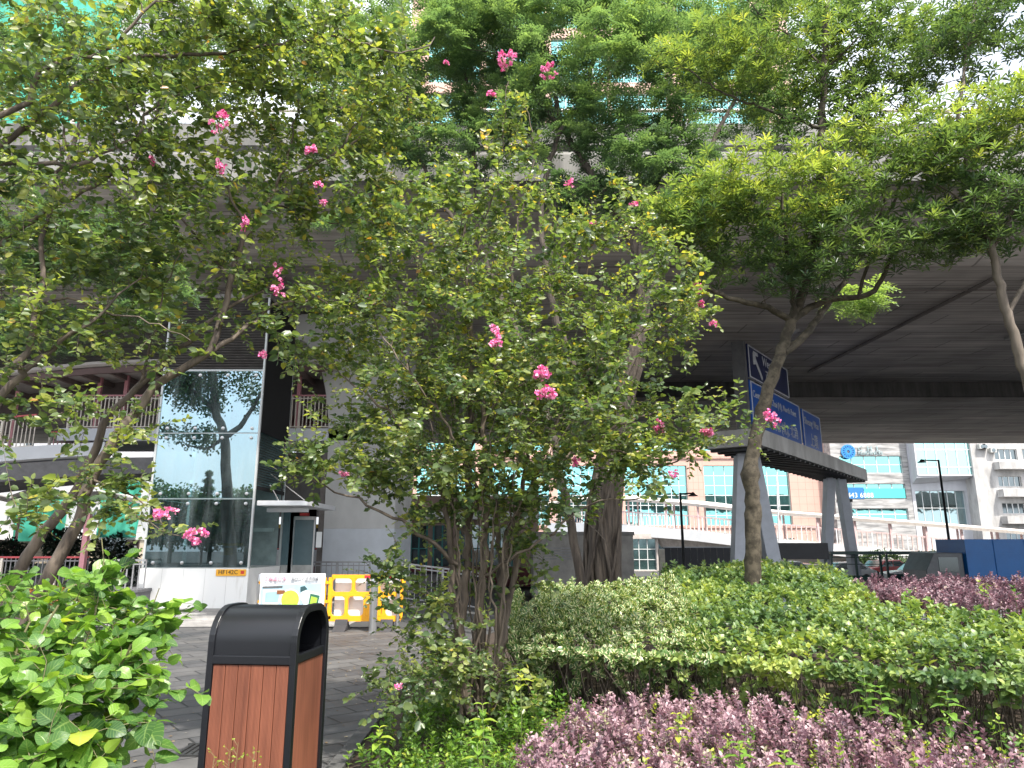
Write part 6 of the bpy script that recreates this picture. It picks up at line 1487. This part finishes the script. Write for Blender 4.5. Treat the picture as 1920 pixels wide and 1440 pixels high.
# grass blades near the bin
g = MB()
for k in range(60):
    x, y = rs.uniform(-1.15,.2), rs.uniform(3.3,4.6); h = .12+.2*rs.random(); a = rs.random()*6.28; l = .3*h
    b0 = len(g.v); dx, dy = math.cos(a), math.sin(a); z0 = sz(x, y); w_ = .004
    g.add([(x-dy*w_, y+dx*w_, z0), (x+dy*w_, y-dx*w_, z0), (x+dx*l*.3+dy*w_, y+dy*l*.3-dx*w_, z0+h*.6), (x+dx*l*.3-dy*w_, y+dy*l*.3+dx*w_, z0+h*.6), (x+dx*l, y+dy*l, z0+h)], [(0,1,2,3),(3,2,4)])
tag(g.build('grass', M('grass_green', (.10,.17,.03), .5)), 'thin grass blades among weeds near the bin', 'grass', kind='stuff')

# ================================================================== large leaved shrub, lower left
lsb = thing('broad_leaf_shrub', (-2.3, 2.9, 0), 'shrub with large heart shaped bright green leaves at the lower left', 'shrub')
T = Tree(51)
for k in range(16):
    a = T.rs.random()*6.28; x0_, y0_ = -2.25+.35*math.cos(a), 2.85+.3*math.sin(a)
    e = W(T.rs.uniform(-60,300), T.rs.uniform(1120,1330), T.rs.uniform(2.6,3.3))
    T.limb([(x0_, y0_, -.02), ((x0_+e.x)/2+.05*T.rs.normal(), (y0_+e.y)/2, e.z*.55), tuple(e)], .009, .004, step=.06, wob=.006)
T.limb(L3([(200,1260,3.05),(235,1190,3.05),(285,1145,3.05),(300,1105,3.05)]), .004, .002, wob=.003)
T.limb(L3([(150,1240,3.0),(180,1150,3.05),(190,1090,3.1),(196,1050,3.1),(190,1010,3.1)]), .005, .002, wob=.003)
B = [(90,1200,2.9,140,100,.45,60),(50,1360,2.5,140,100,.4,56),(220,1200,3,100,60,.3,32),(170,1390,2.6,90,70,.3,30),(195,1095,3.1,45,50,.15,12),(310,1165,3.05,34,34,.12,8),(120,1280,2.7,150,60,.4,36),(290,1280,2.9,40,60,.15,8),(262,1380,2.7,24,30,.1,4),(20,1120,3.2,70,50,.3,16),(-60,1250,2.8,80,150,.4,30),(80,1480,2.3,150,60,.3,40)]
T.grow(blobs(B, T.rs), rmax=.003, up=.3)
pos, dr, nm, sz_, tid = twig_leaves(T, per=.055, size=.066, start=.35, side=1, side_len=.13, sizevar=.2, upb=.8, jit=.8)
T.wood(lsb, M('shrub_stem', (.16,.15,.07), .7))
leafmesh('leaves', lsb, big_leaf, pos, dr, nm, sz_, tones(len(pos), tid, T.rs, mean=.50, sd=.2, yellow=.01)*.95, LF)
print('shrub', len(pos))

# ================================================================== planting further back
def bushcloud(name, lab, cat, loc, ell, n, size, mat, tm, trunk=None, rsd=None, tone=.4, bark=bark_dark, shell=.5, group=None):
    r = thing(name, loc, lab, cat, group=group); rr_ = np.random.default_rng(rsd or int(abs(loc[0])*100)+3); P, D = [], []
    for (cx, cy, cz, rx, ry, rz_, w_) in ell:
        k = int(n*w_); v = unit(rr_.normal(size=(k, 3))); rad = (shell+(1-shell)*rr_.random((k, 1))); q = np.array([cx, cy, cz])+v*rad*np.array([rx, ry, rz_])*(1+.12*np.sin(v[:, :1]*7+v[:, 1:2]*5)); P.append(q); D.append(v)
    P = np.vstack(P); D = np.vstack(D)
    leafmesh('crown' if trunk else 'foliage', r, mat, P, D+rr_.normal(size=P.shape)*.6, D*.5+np.array([0,0,.8])+rr_.normal(size=P.shape)*.3, size*(.7+.6*rr_.random(len(P))), tone+rr_.normal(size=len(P))*.15, tm)
    g = MB()
    if trunk:
        for t_ in trunk: g.tube([tuple(p) for p in catmull(t_[0], .3)], t_[1], 8, cap=False)
        for q in P[::max(1, len(P)//60)]:
            b = trunk[0][0][-1]; g.tube([b, tuple((np.array(b)+q)/2+rr_.normal(size=3)*.1), tuple(q)], [t_[1]*.4, t_[1]*.2, .01], 5, cap=False)
        g.build('trunk', bark, r, smooth=True)
    else:
        for q in P[::max(1, len(P)//80)]: g.tube([(q[0]+.1*rr_.normal(), q[1]+.1*rr_.normal(), loc[2]), tuple(q)], [.008, .004], 4, cap=False)
        g.build('stems', bark, r, smooth=True)
    return r
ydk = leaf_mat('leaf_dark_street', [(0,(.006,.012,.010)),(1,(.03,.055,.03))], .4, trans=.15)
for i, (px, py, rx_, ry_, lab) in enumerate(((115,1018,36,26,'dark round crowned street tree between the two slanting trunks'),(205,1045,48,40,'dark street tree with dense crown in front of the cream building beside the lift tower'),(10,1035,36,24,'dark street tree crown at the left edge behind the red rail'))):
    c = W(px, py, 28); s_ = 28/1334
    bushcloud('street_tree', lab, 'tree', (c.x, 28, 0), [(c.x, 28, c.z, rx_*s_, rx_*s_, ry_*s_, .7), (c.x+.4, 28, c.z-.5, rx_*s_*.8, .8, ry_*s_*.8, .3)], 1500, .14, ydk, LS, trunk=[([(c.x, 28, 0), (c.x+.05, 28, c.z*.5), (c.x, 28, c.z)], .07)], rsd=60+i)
c = W(150,1120,14); bushcloud('low_hedge', 'low fine leaved hedge behind the broad leaf shrub and in front of the granite planter', 'hedge', (c.x, 14, 0), [(c.x+k*.45-1.3, 13.6+k*.15, .42, .5, .5, .40, .25) for k in range(4)], 7000, .05, grn, LS, rsd=70, tone=.35, shell=.75)
c = W(95,1095,12); orl = leaf_mat('leaf_orange', [(0,(.12,.06,.015)),(.5,(.32,.12,.03)),(1,(.30,.2,.05))], .45, trans=.3)
bushcloud('orange_tipped_bush', 'small bush with orange new leaves between the slanting trunks', 'bush', (c.x, 12, 0), [(c.x, 12, .62, .55, .4, .28, 1)], 2500, .045, orl, LS, rsd=71, shell=.7)
c = W(40,1130,11); bushcloud('low_hedge', 'dark green low hedge at the left edge beneath the slanting trunks', 'hedge', (c.x, 11, 0), [(c.x-1, 11, .45, 1.2, .5, .45, .5), (c.x+.6, 11.3, .4, .9, .5, .4, .5)], 6000, .05, grn, LS, rsd=72, tone=.22, shell=.75)
c = W(560,1010,60)
# greenery beyond the road and shelters
far = leaf_mat('leaf_far', [(0,(.02,.05,.015)),(.5,(.05,.10,.025)),(1,(.12,.17,.04))], .5, trans=.2)
for i, (a, b, py, lab) in enumerate(((1600,1700,1052,'clipped roadside bushes seen through the open bus shelter'),(1700,1800,1056,'roadside bushes behind the parked pale cars'))):
    x0_, x1_ = WX(a,1050,62), WX(b,1050,62)
    bushcloud('roadside_bush', lab, 'bush', ((x0_+x1_)/2, 62, -1), [((x0_+x1_)/2, 62, -.1, (x1_-x0_)/2, 1, 1.1, 1)], 2500, .2, far, LS, rsd=80+i, shell=.7)
# trees behind the camera: the lift glass mirrors them
YG = 19.0
def mirror_pt(px, py, Yv): w_ = W(px, py, Yv); return (w_.x, 2*YG-Yv, w_.z)
r_ = thing('park_tree', (mirror_pt(425,1100,46)[0], 2*YG-46, 0), 'tall park tree mirrored in the lift tower glass', 'tree'); T = Tree(61)
tr_ = [mirror_pt(430,1100,46), mirror_pt(428,1000,46), mirror_pt(425,900,46), mirror_pt(420,820,46), mirror_pt(405,770,46), mirror_pt(400,700,46), mirror_pt(395,640,46)]
tr_[0] = (tr_[0][0], tr_[0][1], -.1)
T.limb(tr_, .42, .2, step=.4, wob=.03); T.limb([tr_[3], mirror_pt(450,800,46), mirror_pt(470,770,46), mirror_pt(500,720,46)], .22, .08, step=.4); T.limb([tr_[4], mirror_pt(370,740,46), mirror_pt(340,710,46)], .2, .08, step=.4); T.limb([tr_[3], mirror_pt(390,840,46), mirror_pt(350,835,46)], .12, .05, step=.4)
bl = []
for (px, py, rx, ry, n) in ((370,740,60,40,60),(330,720,40,40,40),(440,690,60,40,50),(370,820,50,20,24),(350,680,60,40,60),(420,620,90,50,80),(310,800,30,20,10),(480,740,24,24,12)):
    for _ in range(n):
        v = unit(T.rs.normal(size=3))*T.rs.random()**.4; q = mirror_pt(px+v[0]*rx, py+v[1]*ry, 46); bl.append((q[0], q[1]+v[2]*2.5, q[2]))
T.grow(bl, rmax=.02, up=.1); pos = []; 
for tw in T.tw:
    for _ in range(34): pos.append(np.asarray(tw[T.rs.integers(len(tw)//2, len(tw))])+T.rs.normal(size=3)*.28)
pos = np.array(pos); leafmesh('crown', r_, far, pos, rnd_dir(len(pos)), rnd_dir(len(pos))+np.array([0,0,1]), np.full(len(pos), .2), T.rs.random(len(pos))*.5, LS); T.wood(r_, bark_dark)
for i, (px, py, Yv, rx, rz_, h) in enumerate(((250,905,60,3.6,3.2,5.5),(330,925,62,3.2,2.6,5),(470,930,58,3,2.4,4.6),(150,930,62,4,3,5),(400,960,64,3,2,4))):
    q = mirror_pt(px, py, Yv)
    bushcloud('park_tree', ['dense round park tree mirrored at the left of the lift glass','low park tree mirrored beside the tall trunk','park tree mirrored right of the tall trunk','park tree out of frame left of the mirrored group','low park tree deep in the mirrored park'][i], 'tree', (q[0], q[1], 0), [(q[0], q[1], h-rz_*.4, rx, rx*.8, rz_, 1)], 5000, .3, far, LS, trunk=[([(q[0], q[1], -.1), (q[0], q[1], h-rz_*.6)], .18)], rsd=90+i)
q = mirror_pt(388, 930, 58); g = []
bushcloud('conifer', 'slim pointed conifer mirrored in the lift glass left of the trunk', 'tree', (q[0], q[1], 0), [(q[0], q[1], 2.2+k*.62, 1.7-.19*k, 1.7-.19*k, .14, .125) for k in range(9)], 4200, .22, far, tmpl_narrow(.1), trunk=[([(q[0], q[1], -.1), (q[0], q[1], 7.4)], .09)], rsd=99, shell=.2)

# ================================================================== fallen leaves on the paving
lit = leaf_mat('fallen_leaf', [(0,(.12,.07,.03)),(.6,(.3,.2,.08)),(1,(.5,.45,.35))], .7, trans=0)
n = 260; P = np.stack([rs.uniform(-3.4,-1.35,n), rs.uniform(4.6,13,n)**1.0, np.full(n, .006)], 1)
o = leafmesh('fallen_leaves', None, lit, P, np.stack([rs.normal(size=n), rs.normal(size=n), .02*rs.normal(size=n)], 1), np.tile([0,0,1.], (n,1)), .02+.025*rs.random(n)**2, rs.random(n), tmpl_simple(.3,.1,-.05)); tag(o, 'dry fallen leaves and petals scattered on the dark paving', 'fallen leaves', kind='stuff')
